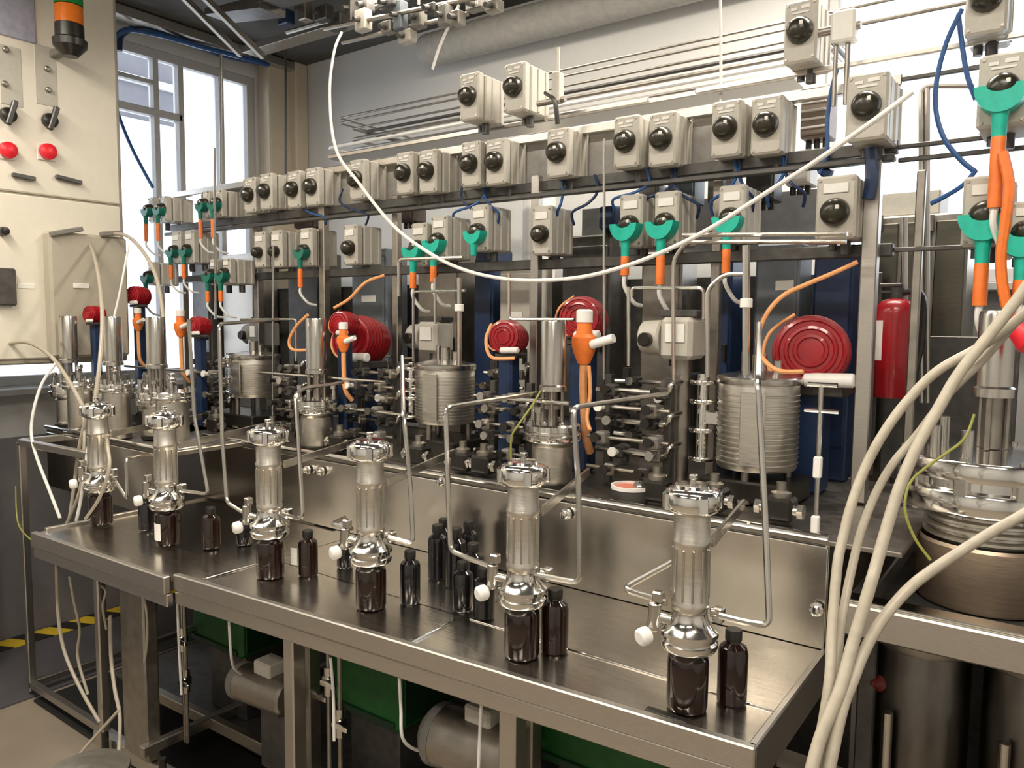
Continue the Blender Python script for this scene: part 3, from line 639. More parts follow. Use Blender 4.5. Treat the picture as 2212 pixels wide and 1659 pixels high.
# switch boxes
SBM = {}
def sb_mesh(k, f, mt):
    if k not in SBM: SBM[k] = f().mesh('switch_part', mt)
    return SBM[k]
def switch_box(px, py, y, w, h, d, label, group, row='A', teal=None, orange=None, knob=KNOB, kr=.0335, plate=False, rz=0):
    """knob centre at the photo pixel on the face plane y; local origin at the bottom centre of the box"""
    P = at(px, py, y=y-.02)
    kz = h*(.50 if row != 'C' else .42)
    t = thing('switch_box', label, 'switch', (P.x, y, P.z-kz), rz, group)
    ke = (round(w, 3), round(h, 3), round(d, 3))
    link('front_cover', sb_mesh(('c',)+ke, lambda: MB().box((0, .018, h/2), (w, .036, h), .006), GREY), t)
    link('rear_case', sb_mesh(('r',)+ke, lambda: MB().box((0, .04+d/2, h/2), (w*.97, d-.006, h*.97), .005), GREY), t)
    link('side_ribs', sb_mesh(('s',)+ke, lambda: MB().box((w*.49, .05+d*.3, h/2), (.008, .012, h*.9), .002).box((w*.49, .05+d*.7, h/2), (.008, .012, h*.9), .002).box((-w*.49, .05+d*.5, h/2), (.008, .012, h*.9), .002), GREY), t)
    def kb(): return MB().lathe([(0, 0), (kr*1.04, 0), (kr*1.06, .004), (kr*1.04, .010), (kr*.98, .020), (kr*.84, .030), (kr*.62, .037), (kr*.34, .041), (0, .042)], (0, 0, kz), (0, -1, 0), 24)
    kn = link('rotary_knob', sb_mesh(('k', kr, kz, knob.name), kb, knob), t)
    if kr > .025:
        pt = link('knob_highlight', sb_mesh(('m', kr, kz), lambda: MB().box((kr*.38, -.0385, kz+kr*.25), (kr*.26, .008, kr*.30), .001), LGREY), kn)  # pale chip standing in for the highlight on the knob
    if plate: link('label_plate', sb_mesh(('p',)+ke, lambda: MB().box((0, -.002, h*.80), (w*.62, .004, h*.15), .001), LGREY), t)
    else:
        link('legend_marks', sb_mesh(('l',)+ke, lambda: MB().box((-w*.2, -.001, h*.86), (w*.2, .003, h*.05), .0005).box((w*.15, -.001, h*.88), (w*.28, .003, h*.06), .0005).box((0, -.001, h*.795), (w*.5, .003, h*.035), .0005), LGREY), t)
    link('cover_screws', sb_mesh(('w',)+ke, lambda: MB().cyl((w*.4, .0, h*.07), (w*.4, -.003, h*.07), .004, seg=8).cyl((-w*.4, 0, h*.07), (-w*.4, -.003, h*.07), .004, seg=8).cyl((w*.4, 0, h*.93), (w*.4, -.003, h*.93), .004, seg=8).cyl((-w*.4, 0, h*.93), (-w*.4, -.003, h*.93), .004, seg=8), DULL), t)
    link('cable_gland', sb_mesh(('g',)+ke, lambda: MB().cyl((w*.1, .04+d*.4, 0), (w*.1, .04+d*.4, -.035), .014, seg=12).cyl((-w*.25, .04+d*.5, 0), (-w*.25, .04+d*.5, -.022), .011, seg=12), GUN), t)
    if teal:
        s = teal; r = .040*s; zt = kz-.012
        def tl():
            m = MB(); n = 14; R0, R1 = r*.62, r*1.16; cz = .012
            ang = [math.radians(180+a*180/n) for a in range(n+1)]
            pts = [(R1*math.cos(a), zt+cz+R1*1.15*math.sin(a)) for a in ang]+[(R0*math.cos(a), zt+cz+R0*.55*math.sin(a)) for a in ang[::-1]]
            N = n+1
            for yy in (-.052*min(s, 1), -.004): m.v += [(x, yy, z) for x, z in pts]
            T = 2*N
            for q in range(n):
                a, b, c, d = q, q+1, T-2-q, T-1-q
                m.f += [(a, b, c, d), (T+d, T+c, T+b, T+a), (a, T+a, T+b, b), (d, c, T+c, T+d)]
            m.f += [(0, T-1, 2*T-1, T), (N-1, 2*N-1-n+n, 0, 0)][:1]+[(N-1, T+N-1, T+N, N)]
            return m.lathe([(0, -.030*s), (r*.42, -.034*s), (r*.36, -.050*s), (r*.32, -.088*s), (0, -.088*s)], (0, -.030, zt), (0, 0, 1), 18)
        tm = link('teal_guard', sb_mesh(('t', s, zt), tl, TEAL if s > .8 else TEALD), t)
        if orange:
            def og(): return MB().lathe([(0, -.086*s), (.0125*s, -.086*s), (.0135*s, -.09*s), (.0135*s, -.086*s-orange), (0, -.086*s-orange)], (0, -.030, zt), (0, 0, 1), 14)
            link('orange_sleeve', sb_mesh(('o', s, zt, orange), og, ORANGE), tm)
            link('cable_tail', sb_mesh(('ct', s, zt, orange), lambda: MB().tube([(0, -.03, zt-.086*s-orange), (0, -.03, zt-.12*s-orange), (.02, -.005, zt-.17*s-orange), (.03, .03, zt-.18*s-orange)], .007*s, 8), WHOSE), tm)
    return t
A = [(530, 420, 'first'), (565, 412, 'second'), (625, 408, 'third'), (665, 402, 'fourth'), (762, 386, 'fifth'), (865, 372, 'sixth'), (915, 368, 'seventh'), (1008, 352, 'eighth'),
     (1062, 347, 'ninth'), (1197, 327, 'tenth'), (1345, 303, 'eleventh'), (1423, 297, 'twelfth'), (1562, 274, 'thirteenth'), (1650, 266, 'fourteenth')]
AX = {'fifth': ', under white hose', 'tenth': ', above white dome', 'fourteenth': ', nearest the window'}
for px, py, nm in A: switch_box(px, py, YR, .088, .16, .10, 'grey switch box in the middle row, %s black knob from the left%s' % (nm, AX.get(nm, '')), 'switch boxes of the middle row')
switch_box(1868, 225, 2.12, .098, .165, .17, 'large grey switch box in front of the right window, right end of the middle row', 'switch boxes of the middle row', kr=.034)
for px, py, nm, gap in ((1005, 205, 'left of the upper pair', 0), (1103, 185, 'right of the upper pair', 0), (1724, 62, 'high beside the window edge', 0), (2130, -12, 'cut by the top edge of the picture', 0)):
    switch_box(px, py, YR, .088, .165, .12, 'upper grey switch box with black knob, %s' % nm, 'upper switch boxes')
# teal ones in the middle row
switch_box(2165, 188, 2.12, .10, .165, .14, 'right-hand grey switch box with teal guard and long orange drop, by the window', 'switch boxes with teal guards', teal=1.15, orange=.16)
for px, py, nm in ((318, 452, 'first in the middle row, against the left window'), (344, 450, 'second in the middle row, against the left window'), (436, 440, 'third in the middle row, over orange sleeves'), (463, 438, 'fourth in the middle row, over orange sleeves')):
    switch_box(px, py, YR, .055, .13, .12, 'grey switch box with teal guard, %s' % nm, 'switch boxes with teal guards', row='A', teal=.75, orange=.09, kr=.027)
# lower row
Cc = [(372, 540, .75, .07, 'first of the lower row, behind the cabinet hose'), (400, 538, .75, .07, 'second of the lower row, behind the cabinet hose'), (552, 545, .0, 0, 'third of the lower row, small knob'), (588, 543, .0, 0, 'fourth of the lower row, small knob'), (652, 540, .8, .08, 'fifth of the lower row, over a red drop'),
      (748, 535, 0, 0, 'sixth of the lower row, plain black knob'), (896, 535, .95, .06, 'seventh of the lower row, crossed by the white hose'), (940, 520, .95, .06, 'eighth of the lower row, teal over red'), (1027, 500, .85, .0, 'ninth of the lower row, dark green guard'), (1162, 505, 0, 0, 'tenth of the lower row, before the centre post'),
      (1355, 485, 1.0, .06, 'eleventh of the lower row, left teal of the pair'), (1432, 480, 1.0, .09, 'twelfth of the lower row, right teal of the pair'), (1574, 470, .9, .07, 'thirteenth of the lower row, behind the rising white hose'), (1800, 457, 0, 0, 'fourteenth of the lower row, left of the slim post'), (2128, 465, 1.15, .10, 'last of the lower row, over orange sleeve')]
for px, py, tl, og, nm in Cc:
    big = px > 1700
    switch_box(px, py, YR if not big else 2.15, .10 if big else .08, .165, .11, 'grey switch box with white plate, %s' % nm, 'switch boxes of the lower row', row='C', teal=tl or None, orange=og or None, plate=True, kr=.035 if big else (.03 if px > 700 else .025))
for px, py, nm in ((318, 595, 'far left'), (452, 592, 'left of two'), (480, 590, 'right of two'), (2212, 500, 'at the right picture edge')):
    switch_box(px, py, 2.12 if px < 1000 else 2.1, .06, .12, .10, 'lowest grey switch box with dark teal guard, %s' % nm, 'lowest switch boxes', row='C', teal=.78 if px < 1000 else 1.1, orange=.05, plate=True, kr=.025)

# ------------------------------------------------------------------ control cabinet on the left
XC = -3.76
cab = thing('control_cabinet', 'cream control cabinet hanging at the left, with red knobs and black rotary handles', 'cabinet', (XC-.15, 1.4, 1.38))
CY1 = at(270, 500, x=XC).y; CZ0 = at(60, 788, x=XC).z
def cz(px, py): P = at(px, py, x=XC); return P.y, P.z
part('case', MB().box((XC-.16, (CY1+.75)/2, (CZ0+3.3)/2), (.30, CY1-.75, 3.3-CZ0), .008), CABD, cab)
yd, zd = cz(100, 425)
part('upper_door', MB().box((XC-.005, (CY1-.02+.77)/2, (zd+3.28)/2), (.02, CY1-.02-.77, 3.28-zd-.01), .006), CAB, cab)
part('lower_door', MB().box((XC-.005, (CY1-.02+.77)/2, (zd+CZ0+.02)/2), (.02, CY1-.02-.77, zd-CZ0-.03), .006), CAB, cab)
ya, za = cz(88, 500); yb, zb = cz(262, 690)
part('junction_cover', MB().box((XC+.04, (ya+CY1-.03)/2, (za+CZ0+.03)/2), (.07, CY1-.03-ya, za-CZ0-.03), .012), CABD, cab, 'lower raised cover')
for px, py in ((14, 250), (104, 262)):
    y, z = cz(px, py)
    q = MB(); q.lathe([(0, .0), (.032, 0), (.034, .008), (.030, .028), (.02, .034), (0, .034)], (XC+.006, y, z), (1, 0, 0), 20); q.bar((XC+.04, y-.012, z-.045), (XC+.045, y+.02, z+.06), .022, .024, .004)
    part('rotary_handle', q, BLACK, cab)
for px, py in ((12, 326), (98, 329)):
    y, z = cz(px, py)
    rg = part('knob_plate', MB().box((XC+.008, y, z), (.006, .075, .075), .002), LGREY, cab)
    part('red_knob', MB().lathe([(0, 0), (.024, 0), (.036, .012), (.034, .03), (.02, .038), (0, .04)], (XC+.01, y, z), (1, 0, 0), 20), REDB, rg)
for px, py in ((100, 150), (102, 195), (8, 182), (10, 108)):
    y, z = cz(px, py); part('pilot_light', MB().lathe([(0, 0), (.013, 0), (.013, .01), (.008, .016), (0, .018)], (XC+.006, y, z), (1, 0, 0), 14), DULL, cab)
for px in (88, 12):
    y0, z0 = cz(px-6, 225); y1, z1 = cz(px+26, 105)
    part('instrument_strip', MB().box((XC+.002, (y0+y1)/2, (z0+z1)/2), (.01, abs(y1-y0)+.02, abs(z1-z0)), .002), GREY, cab)
for p0, p1 in (((22, 378), (72, 388)), ((116, 382), (172, 396))):
    a = cz(*p0); b = cz(*p1); part('latch_bar', MB().bar((XC+.02, *a), (XC+.02, *b), .018, .02, .003), GUN, cab)
for p0, p1 in (((90, 508), (158, 497)), ((198, 508), (245, 505))):
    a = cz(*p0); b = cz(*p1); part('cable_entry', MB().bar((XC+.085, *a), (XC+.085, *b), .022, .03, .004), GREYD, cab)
for px, py in ((55, 618), (158, 618), (12, 662)):
    y, z = cz(px, py); part('label_plate', MB().box((XC+(.078 if px > 100 else .006), y, z), (.004, .07, .022), .001), LGREY, cab)
y, z = cz(6, 620); part('meter', MB().box((XC+.02, y, z), (.04, .08, .16), .006), GUN, cab)
y, z = cz(4, 500); part('meter_lug', MB().lathe([(0, 0), (.02, 0), (.018, .03), (0, .034)], (XC+.006, y, z), (1, 0, 0), 16), BLACK, cab)
y0, z0 = cz(-20, 70); y1, z1 = cz(70, -40)
part('display_panel', MB().box((XC+.008, (y0+y1)/2, (z0+z1)/2), (.012, y1-y0, z1-z0), .003), mat('pale_blue_panel', (.36, .36, .44), .35), cab, 'pale blue-grey display panel')
part('pillar', MB().box((XC-.16, 1.05, CZ0/2), (.22, .5, CZ0), .006), mat('plinth_grey', (.10, .095, .09), .5, 0, .03, 20, .1), cab, 'dark grey pillar below the cabinet')
# stack light
P = at(150, 60, x=XC+.16); k = mpp(P)
sl = thing('stack_light', 'signal lamp with green and orange lenses on a black base, on the cabinet', 'lamp', (P.x, P.y, at(150, 122, x=XC+.16).z))
r = 30*k
q = MB(); q.lathe([(0, 0), (r*.5, 0), (r*1.1, 20*k), (r*1.15, 34*k), (r*.95, 38*k), (r*.95, 66*k), (0, 66*k)], seg=26); part('base', q, BLACK, sl, world=False)
q = MB(); q.lathe([(r*.6, 66*k), (r*.92, 67*k), (r*.92, 104*k), (r*.6, 105*k)], seg=26); part('orange_lens', q, LAMPORG, sl, world=False)
q = MB(); q.lathe([(r*.6, 105*k), (r*.94, 106*k), (r*.94, 150*k), (r*.6, 151*k), (0, 152*k)], seg=26); part('green_lens', q, LAMPGRN, sl, world=False)
q = MB(); q.box((-.085, 0, 18*k), (.15, .04, .03), .004); part('bracket', q, GREYD, sl, world=False)

# ------------------------------------------------------------------ loose cables and hoses on the left
LG = 'loose pale cables at the left end'
for nm, mt, r, pts in [
 ('from the middle of the cabinet, curving down to the sixth filter', CREAM, .008, [(170, 505, 1.82), (195, 530, 1.75), (212, 590, 1.65), (221, 680, 1.55), (216, 780, 1.47), (204, 875, 1.42)]),
 ('from the cabinet edge, arching over to the left reactor', CREAM, .008, [(235, 505, 1.86), (275, 510, 1.84), (310, 545, 1.8), (338, 600, 1.75), (352, 680, 1.72), (350, 720, 1.70)]),
 ('from the cabinet bottom, running down to the filters', CREAM, .008, [(5, 745, 1.42), (60, 740, 1.45), (110, 770, 1.46), (150, 825, 1.44), (185, 890, 1.40)]),
 ('bowed far left, hanging clear of the bench end', WHOSE, .006, [(120, 785, 1.45), (90, 830, 1.40), (72, 890, 1.36), (68, 940, 1.34), (80, 990, 1.33), (105, 1055, 1.33), (130, 1120, 1.33)]),
 ('crossing behind the cabinet hose, thin and pinkish', WHOSE, .005, [(278, 530, 1.85), (265, 600, 1.8), (250, 670, 1.75), (232, 740, 1.7)]),
 ('first of the four falling beside the sixth filter', CREAM, .0065, [(190, 890, 1.40), (172, 960, 1.38), (160, 1050, 1.36), (150, 1120, 1.34)]),
 ('second of the four falling beside the sixth filter', CREAM, .006, [(180, 880, 1.42), (182, 960, 1.38), (172, 1060, 1.35), (140, 1140, 1.32)]),
 ('third of the four falling beside the sixth filter', WHOSE, .006, [(205, 880, 1.40), (190, 970, 1.34), (176, 1070, 1.31), (165, 1125, 1.30)]),
 ('fourth of the four, looping below the filter', CREAM, .006, [(226, 900, 1.40), (232, 960, 1.34), (236, 1010, 1.31), (215, 1075, 1.29), (185, 1120, 1.29)]),
]: run('cable', 'pale flexible cable %s' % nm, 'cable', mt, r, pts, LG, True)
run('earth_wire', 'yellow-green earth wire looping over the left bench end', 'wire', YELGRN, .003, [(34, 1050, 1.36), (38, 1125, 1.34), (60, 1160, 1.28), (110, 1190, 1.19), (172, 1222, 1.16)], None, True)
run('earth_wire', 'yellow-green earth wire from the nearest stirred reactor down to the deck edge', 'wire', YELGRN, .003, [(1168, 845, 1.86), (1150, 875, 1.8), (1122, 915, 1.75), (1105, 945, 1.74), (1104, 1000, 1.75)], None, True)
UG = 'pale cables hanging under the left bench end'
for nm, r, pts in [
 ('leftmost, falling straight then slanting right', .006, [(122, 1215, 1.19), (126, 1330, 1.19), (140, 1410, 1.19), (175, 1490, 1.19), (215, 1560, 1.2)]),
 ('second, with a slack bend', .005, [(150, 1245, 1.22), (160, 1300, 1.22), (172, 1360, 1.22), (168, 1420, 1.22), (190, 1500, 1.22)]),
 ('third, beside the upright duct', .006, [(238, 1330, 1.22), (240, 1420, 1.22), (248, 1490, 1.2), (258, 1540, 1.18), (258, 1600, 1.15), (254, 1655, 1.1)]),
 ('crossing the duct face', .004, [(300, 1255, 1.23), (315, 1310, 1.23), (318, 1380, 1.23), (312, 1430, 1.23)]),
 ('slanting across the bottom corner', .005, [(256, 1535, 1.15), (220, 1575, 1.12), (180, 1620, 1.08), (160, 1650, 1.05)]),
 ('fourth, thin and coiled', .004, [(205, 1260, 1.24), (228, 1275, 1.24), (222, 1310, 1.24), (230, 1360, 1.24)]),
]: run('cable', 'pale cable under the left bench end, %s' % nm, 'cable', CREAM, r, pts, UG, True)
# blue hoses on the left
for nm, mt, r, pts in [
 ('hanging down the window edge to the first teal guard', BLUE, .009, [(285, 58, 2.2), (250, 80, 2.12), (240, 130, 2.1), (240, 190, 2.1), (255, 245, 2.12), (285, 320, 2.15), (330, 405, 2.2)]),
 ('looping over the window top, first of two', BLUE, .014, [(238, 190, 2.07), (242, 110, 2.08), (268, 66, 2.12), (340, 75, 2.3), (430, 100, 2.55), (500, 118, 2.75), (580, 140, 3.0)]),
 ('looping over the window top, second of two', NAVY, .014, [(258, 110, 2.1), (265, 75, 2.12), (310, 62, 2.22), (400, 90, 2.5), (480, 120, 2.72), (560, 135, 2.95)]),
]: run('air_hose', 'dark blue air hose %s' % nm, 'hose', mt, r, pts, 'blue hoses by the left window', True)
run('white_hose', 'white hose hanging slack in a long arc across the rack', 'hose', WHOSE, .0062, [(738, 70, 2.42), (722, 110, 2.36), (712, 200, 2.25), (725, 320, 2.1), (775, 395, 2.06), (850, 488, 2.03), (930, 548, 2.02), (1000, 582, 2.01), (1080, 601, 2.0), (1160, 606, 2.0), (1260, 598, 2.0), (1360, 572, 2.0), (1450, 536, 2.0), (1540, 490, 2.0), (1650, 420, 2.0), (1760, 350, 1.97), (1880, 266, 1.93), (1972, 198, 1.93)], None, True)
run('white_cable', 'short white cable dangling from the ceiling manifold', 'cable', WHOSE, .006, [(992, 10, 2.5), (975, 45, 2.5), (950, 100, 2.5), (934, 150, 2.5)], None, True)
run('white_cable', 'thin white cable falling straight before the right wall', 'cable', WHOSE, .005, [(1556, -20, 2.4), (1557, 100, 2.4), (1557, 252, 2.4)], None, True)
# right side blue hoses
for nm, mt, r, pts in [
 ('bowed left before the bright window', BLUE, .006, [(2078, 20, 2.2), (2045, 90, 2.2), (2024, 170, 2.2), (2022, 240, 2.2), (2040, 300, 2.2), (2075, 345, 2.2), (2108, 372, 2.2)]),
 ('falling to the right teal-guarded box', BLUE, .006, [(2070, 30, 2.22), (2080, 110, 2.22), (2090, 165, 2.22), (2108, 215, 2.22)]),
 ('short, kinked back to the left', BLUE, .006, [(2108, 368, 2.2), (2080, 400, 2.2), (2040, 425, 2.2), (2010, 440, 2.2)]),
 ('straight down beside the window edge', BLUE, .006, [(1808, 150, 2.25), (1795, 200, 2.25), (1787, 260, 2.25), (1786, 330, 2.25), (1770, 375, 2.25)]),
 ('stub below the large switch box, nearly black', NAVY, .016, [(1880, 320, 2.2), (1884, 380, 2.2), (1875, 430, 2.2)]),
 ('black-blue elbow left of the window', NAVY, .013, [(1785, 335, 2.26), (1775, 365, 2.26), (1795, 378, 2.26)]),
]: run('air_hose', 'dark blue air hose %s' % nm, 'hose', mt, r, pts, 'blue hoses by the right window', True)
HB = [(700, 478, 655, 430, 'first'), (790, 470, 740, 420, 'second'), (985, 470, 1040, 402, 'third'), (1030, 470, 1000, 405, 'fourth'), (1075, 470, 1050, 400, 'fifth'), (1240, 470, 1285, 390, 'sixth'), (1205, 470, 1215, 390, 'seventh'), (1400, 440, 1450, 372, 'eighth'), (1330, 440, 1395, 375, 'ninth'), (1505, 455, 1460, 370, 'tenth'), (1540, 450, 1585, 350, 'eleventh'), (1625, 440, 1600, 350, 'twelfth'), (1660, 430, 1690, 345, 'thirteenth'), (1735, 430, 1700, 345, 'last')]
for k, (a, b, c, d, nm) in enumerate(HB):
    run('air_hose', 'slim blue-black air hose below the middle row, %s from the left' % nm, 'hose', NAVY if k % 2 else BLUE, .0048, [(c, d-12, 2.27), (c+(c-a)*.12, d+(b-d)*.3, 2.25), (c+(a-c)*.35, d+(b-d)*.62, 2.23), (a+(a-c)*.08, d+(b-d)*.86, 2.24), (a, b+16, 2.27)], 'slim air hoses between the rows', True)
JB = [(1470, 410, 60, 60, SLATE, 'blue-grey, left of the white one'), (1555, 405, 56, 70, GREYD, 'dark grey, third from the window edge'), (1640, 400, 60, 66, GUN, 'near-black, second from the window edge'), (1722, 368, 52, 60, LGREY, 'white, nearest the window edge'), (1400, 420, 44, 44, GREYD, 'small dark grey one above the teal pair'), (655, 475, 60, 36, mat('brown_plastic', (.09, .05, .045), .5), 'brownish one at the left'), (872, 450, 46, 56, mat('umber_plastic', (.11, .085, .07), .5), 'umber one above the crossed teal guards'), (1310, 470, 36, 50, NAVY, 'navy one right of the white dome'), (1760, 240, 60, 110, mat('tan_housing', (.26, .20, .16), .5), 'tan slatted one by the large switch box')]
for px, py, w, h, mt, nm in JB:
    P = at(px, py, y=2.40); k = mpp(P); t = thing('junction_box', 'junction box behind the rack rows, %s' % nm, 'box', (P.x, 2.40, P.z-h*k/2), 0, 'junction boxes behind the rack rows')
    part('case', MB().box((0, .05, h*k/2), (w*k, .09, h*k), .004), mt, t, world=False)
    part('lid', MB().box((0, -.001, h*k/2), (w*k*.92, .014, h*k*.9), .003), mt, t, world=False)
    for sx in (-.3, .0, .3): part('gland', MB().cyl((w*k*sx, .04, 0), (w*k*sx, .04, -.025), .009, seg=10), BLACK, t, world=False)
    if px == 1760:
        for q3 in range(5): part('slat', MB().box((0, -.012, h*k*(.18+.16*q3)), (w*k*.84, .012, .006), .001), LGREY, t, world=False)
# pipes along the back wall, parallel with the bench
WPG = 'thin pipes along the back wall'
for py, r, mt, x1, nm in ((148, .006, DULL, -.72, 'topmost'), (162, .006, DULL, -.72, 'second from the top'), (184, .006, DULL, -.72, 'third from the top'), (199, .009, GUN, -.72, 'dark fourth'), (212, .009, DULL, -.72, 'fifth from the top'), (224, .010, WHITE, -.72, 'white sixth'), (240, .008, APRON, -.72, 'lowest')):
    P = at(1230, py, y=2.75)
    solo('wall_pipe', MB().tube([(-3.2+.09*(py % 7), 3.295, P.z), (-3.2+.09*(py % 7), 2.75, P.z), (-.70, 2.75, P.z), (-.70, 2.95, P.z)], r*.85, 8, False), mt, 'thin pipe running along the back wall, %s' % nm, 'pipe', WPG)
for py0, nm in ((12, 'upper'), (52, 'lower')):
    P = at(1860, py0, y=2.5); solo('wall_pipe', MB().tube([(-.62, 2.5, P.z), (.4, 2.5, P.z)], .006, 8, False), DULL, 'thin pipe crossing the bright right window, %s one' % nm, 'pipe', WPG)
t = thing('valve_manifold', 'small pale valve manifold beside the high switch box at the window edge', 'valve', at(1825, 80, y=2.22))
P = at(1825, 60, y=2.22); k = mpp(P)
part('block', MB().box(P, (50*k, .05, 66*k), .006), LGREY, t)
part('stem', MB().cyl(P+Vector((-.07, 0, .0)), P+Vector((.04, 0, 0)), .012, seg=12).cyl(P+Vector((.01, 0, -.2)), P+Vector((.01, 0, 0)), .007, seg=10).cyl(P+Vector((-.02, 0, -.2)), P+Vector((-.02, 0, 0)), .006, seg=10), DULL, t)
t = thing('valve_manifold', 'small brass-grey valve manifold right of the upper pair of boxes', 'valve', at(1205, 240, y=2.22))
P = at(1205, 190, y=2.22); part('block', MB().box(P, (.03, .04, .10), .005), GREY, t); part('stem', MB().cyl(P+Vector((0, 0, .03)), P+Vector((0, 0, .13)), .007, seg=10), DULL, t); part('side_port', MB().cyl(P+Vector((-.08, 0, -.04)), P+Vector((0.03, 0, -.04)), .010, seg=10), DULL, t)
P = at(1205, 235, y=2.22); part('elbow', MB().tube([P+Vector((-.05, 0, .06)), P+Vector((.0, -.02, .02)), P+Vector((0, 0, -.05))], .008, 8), GUN, t)

# ------------------------------------------------------------------ overhead gear
def duct():  # rounded grey bar standing in for the soft shadow stripe on the wall
    P = at(1180, 38, y=3.18)
    solo('shadow_bar', MB().cyl((-2.9, 3.2, P.z), (2.3, 3.2, P.z+.0), .085, seg=26).dome((-2.9, 3.2, P.z), .085, (-1, 0, 0), .06, 26), mat('shadow_bar_grey', (.42, .41, .38), .7), 'round grey bar standing in for the shadow stripe high on the back wall', 'duct')
duct()
TR = 'ceiling cable trays'
solo('cable_tray', MB().box((-4.08, 2.35, 3.15), (.10, 1.7, .02), .003).box((-4.03, 2.35, 3.165), (.008, 1.7, .05), .002), APRON, 'pale cable tray over the left window under the ceiling', 'tray', TR)
for (a, b, nm) in (((395, -8, 2.05), (520, 118, 2.45), 'left one of two slanting struts'), ((440, -8, 2.05), (568, 122, 2.45), 'right one of two slanting struts')):
    solo('ceiling_strut', MB().bar(at(a[0], a[1], y=a[2]), at(b[0], b[1], y=b[2]), .03, .02), DULL, 'grey steel strut slanting under the dark ceiling, %s' % nm, 'strut', 'slanting ceiling struts')
solo('cable_tray', MB().bar(at(540, 112, y=2.72), at(790, 36, y=2.66), .035, .10), DULL, 'dull cable tray rising right from the window corner to the ceiling manifold', 'tray', TR)
solo('cable_tray', MB().bar(at(590, 20, y=2.3), at(470, 34, y=2.3), .03, .14).bar(at(470, 32, y=2.3), at(760, -40, y=2.25), .03, .10), GUN, 'dark cable tray across the struts at the ceiling', 'tray', TR)
run('conduit', 'thin dark conduit straight down the beige corner column', 'conduit', GUN, .007, [(617, 105, 3.0), (617, 420, 3.0)])
cm = thing('ceiling_manifold', 'cluster of overhead pipes and grey valve blocks hung under the ceiling', 'manifold', at(920, 60, y=2.5))
y0 = 2.5
for k, (pa, pb) in enumerate((((700, 62), (1100, -20)), ((740, 92), (1010, 30)), ((620, 70), (900, -10)))):
    part('pipe', MB().tube([at(*pa, y=y0+.05*k), at(*pb, y=y0+.05*k)], .011, 8, False), DULL, cm)
rr = random.Random(3)
for px, py, w, h, mt in ((785, 45, 34, 44, GREY), (792, 12, 30, 30, GUN), (865, 35, 26, 60, SLATE), (905, 40, 30, 40, GREYD), (880, 80, 36, 26, GREY), (962, 35, 26, 44, GREYD), (990, 40, 24, 30, DULL), (730, 48, 40, 34, GUN), (840, 60, 30, 24, DULL), (935, 20, 30, 20, GUN), (1030, 12, 46, 22, GREYD), (1068, 15, 36, 24, DULL), (700, 30, 40, 30, GUN), (660, 22, 24, 46, DULL), (618, 40, 34, 30, NAVY), (840, 8, 50, 20, GUN), (760, 20, 20, 60, GUN)):
    P = at(px, py, y=y0-.02+rr.random()*.1); k = mpp(P)
    vb = part('valve_block', MB().box(P, (w*k, .05, h*k), .005), mt, cm)
    part('valve_stem', MB().cyl(P+Vector((0, -.02, 0)), P+Vector((0, -.06, -.01)), .011, seg=10), GUN, vb)
for px in (660, 800, 905, 1030): P = at(px, 10, y=y0+.03); part('hanger', MB().cyl(P, (P.x, P.y, ZC-.01), .006, seg=8), DULL, cm)
# white dome-topped body between the rows
P = at(1165, 480, y=2.8); k = mpp(P)
wt = thing('white_dome', 'white dome-topped body between the rows, against the back wall', 'tank', (P.x, 2.8, ZD))
part('dome', MB().lathe([(0, 0), (34*k, 0), (36*k, .02), (36*k, P.z+60*k-ZD), (32*k, P.z+80*k-ZD), (20*k, P.z+94*k-ZD), (0, P.z+99*k-ZD)], seg=28), WHITE, wt, world=False)
part('stand', MB().box((0, 0, -.55), (.2, .2, 1.1), .005), GUN, wt, world=False)

# ------------------------------------------------------------------ right-hand bench, kettle, drums
rb = thing('side_bench', 'steel bench frame at the right under the large kettle', 'bench', (.25, 2.0, 0))
Pa = at(1820, 1300, y=1.74); zb = Pa.z
part('front_beam', MB().box(((Pa.x+1.0)/2, 1.755, zb-.035), (1.0-Pa.x, .04, .07), .004), APRON, rb)
part('top_lip', MB().box(((Pa.x+1.0)/2, 1.775, zb+.003), (1.0-Pa.x, .05, .006), .002), POLISH, rb)
part('side_beam', MB().box((Pa.x+.02, 2.1, zb-.035), (.04, .66, .07), .004), APRON, rb)
part('rear_beam', MB().box(((Pa.x+1.0)/2, 2.43, zb-.035), (1.0-Pa.x, .04, .07), .004), APRON, rb)
part('grid_shelf', MB().box(((Pa.x+1.0)/2, 2.1, zb-.05), (1.0-Pa.x-.06, .6, .014), .003), GUN, rb)
for x, y in ((Pa.x+.02, 2.43), (.98, 1.76), (.98, 2.43)): part('leg', MB().box((x, y, (zb-.07)/2), (.04, .04, zb-.07), .004), DULL, rb)
part('leg', MB().box((Pa.x+.02, 1.95, (zb-.07)/2), (.04, .04, zb-.07), .004), GUN, rb)
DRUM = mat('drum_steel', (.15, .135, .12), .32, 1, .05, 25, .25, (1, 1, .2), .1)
part('dark_backing', MB().box(((Pa.x+1.0)/2, 2.52, .45), (1.0-Pa.x, .01, .9), .002), GUN, rb)  # dark sheet added to close the bright gap behind the drums
KY = 2.08; KP = at(2140, 968, y=KY); zk = KP.z
kt = thing('kettle', 'large steel kettle with shining flanged lid on the right-hand bench', 'vessel', (KP.x, KY, zb-.043))
L0 = zb-.043; T = zk-L0
q = MB(); q.lathe([(.10, .0), (.135, .004), (.140, .012), (.140, T*.40), (.135, T*.42)], seg=44); part('heating_jacket', q, mat('bronze_jacket', (.46, .36, .27), .45, .9, .05, 20, .08, (1, 1, 10)), kt, 'brownish heating jacket', world=False)
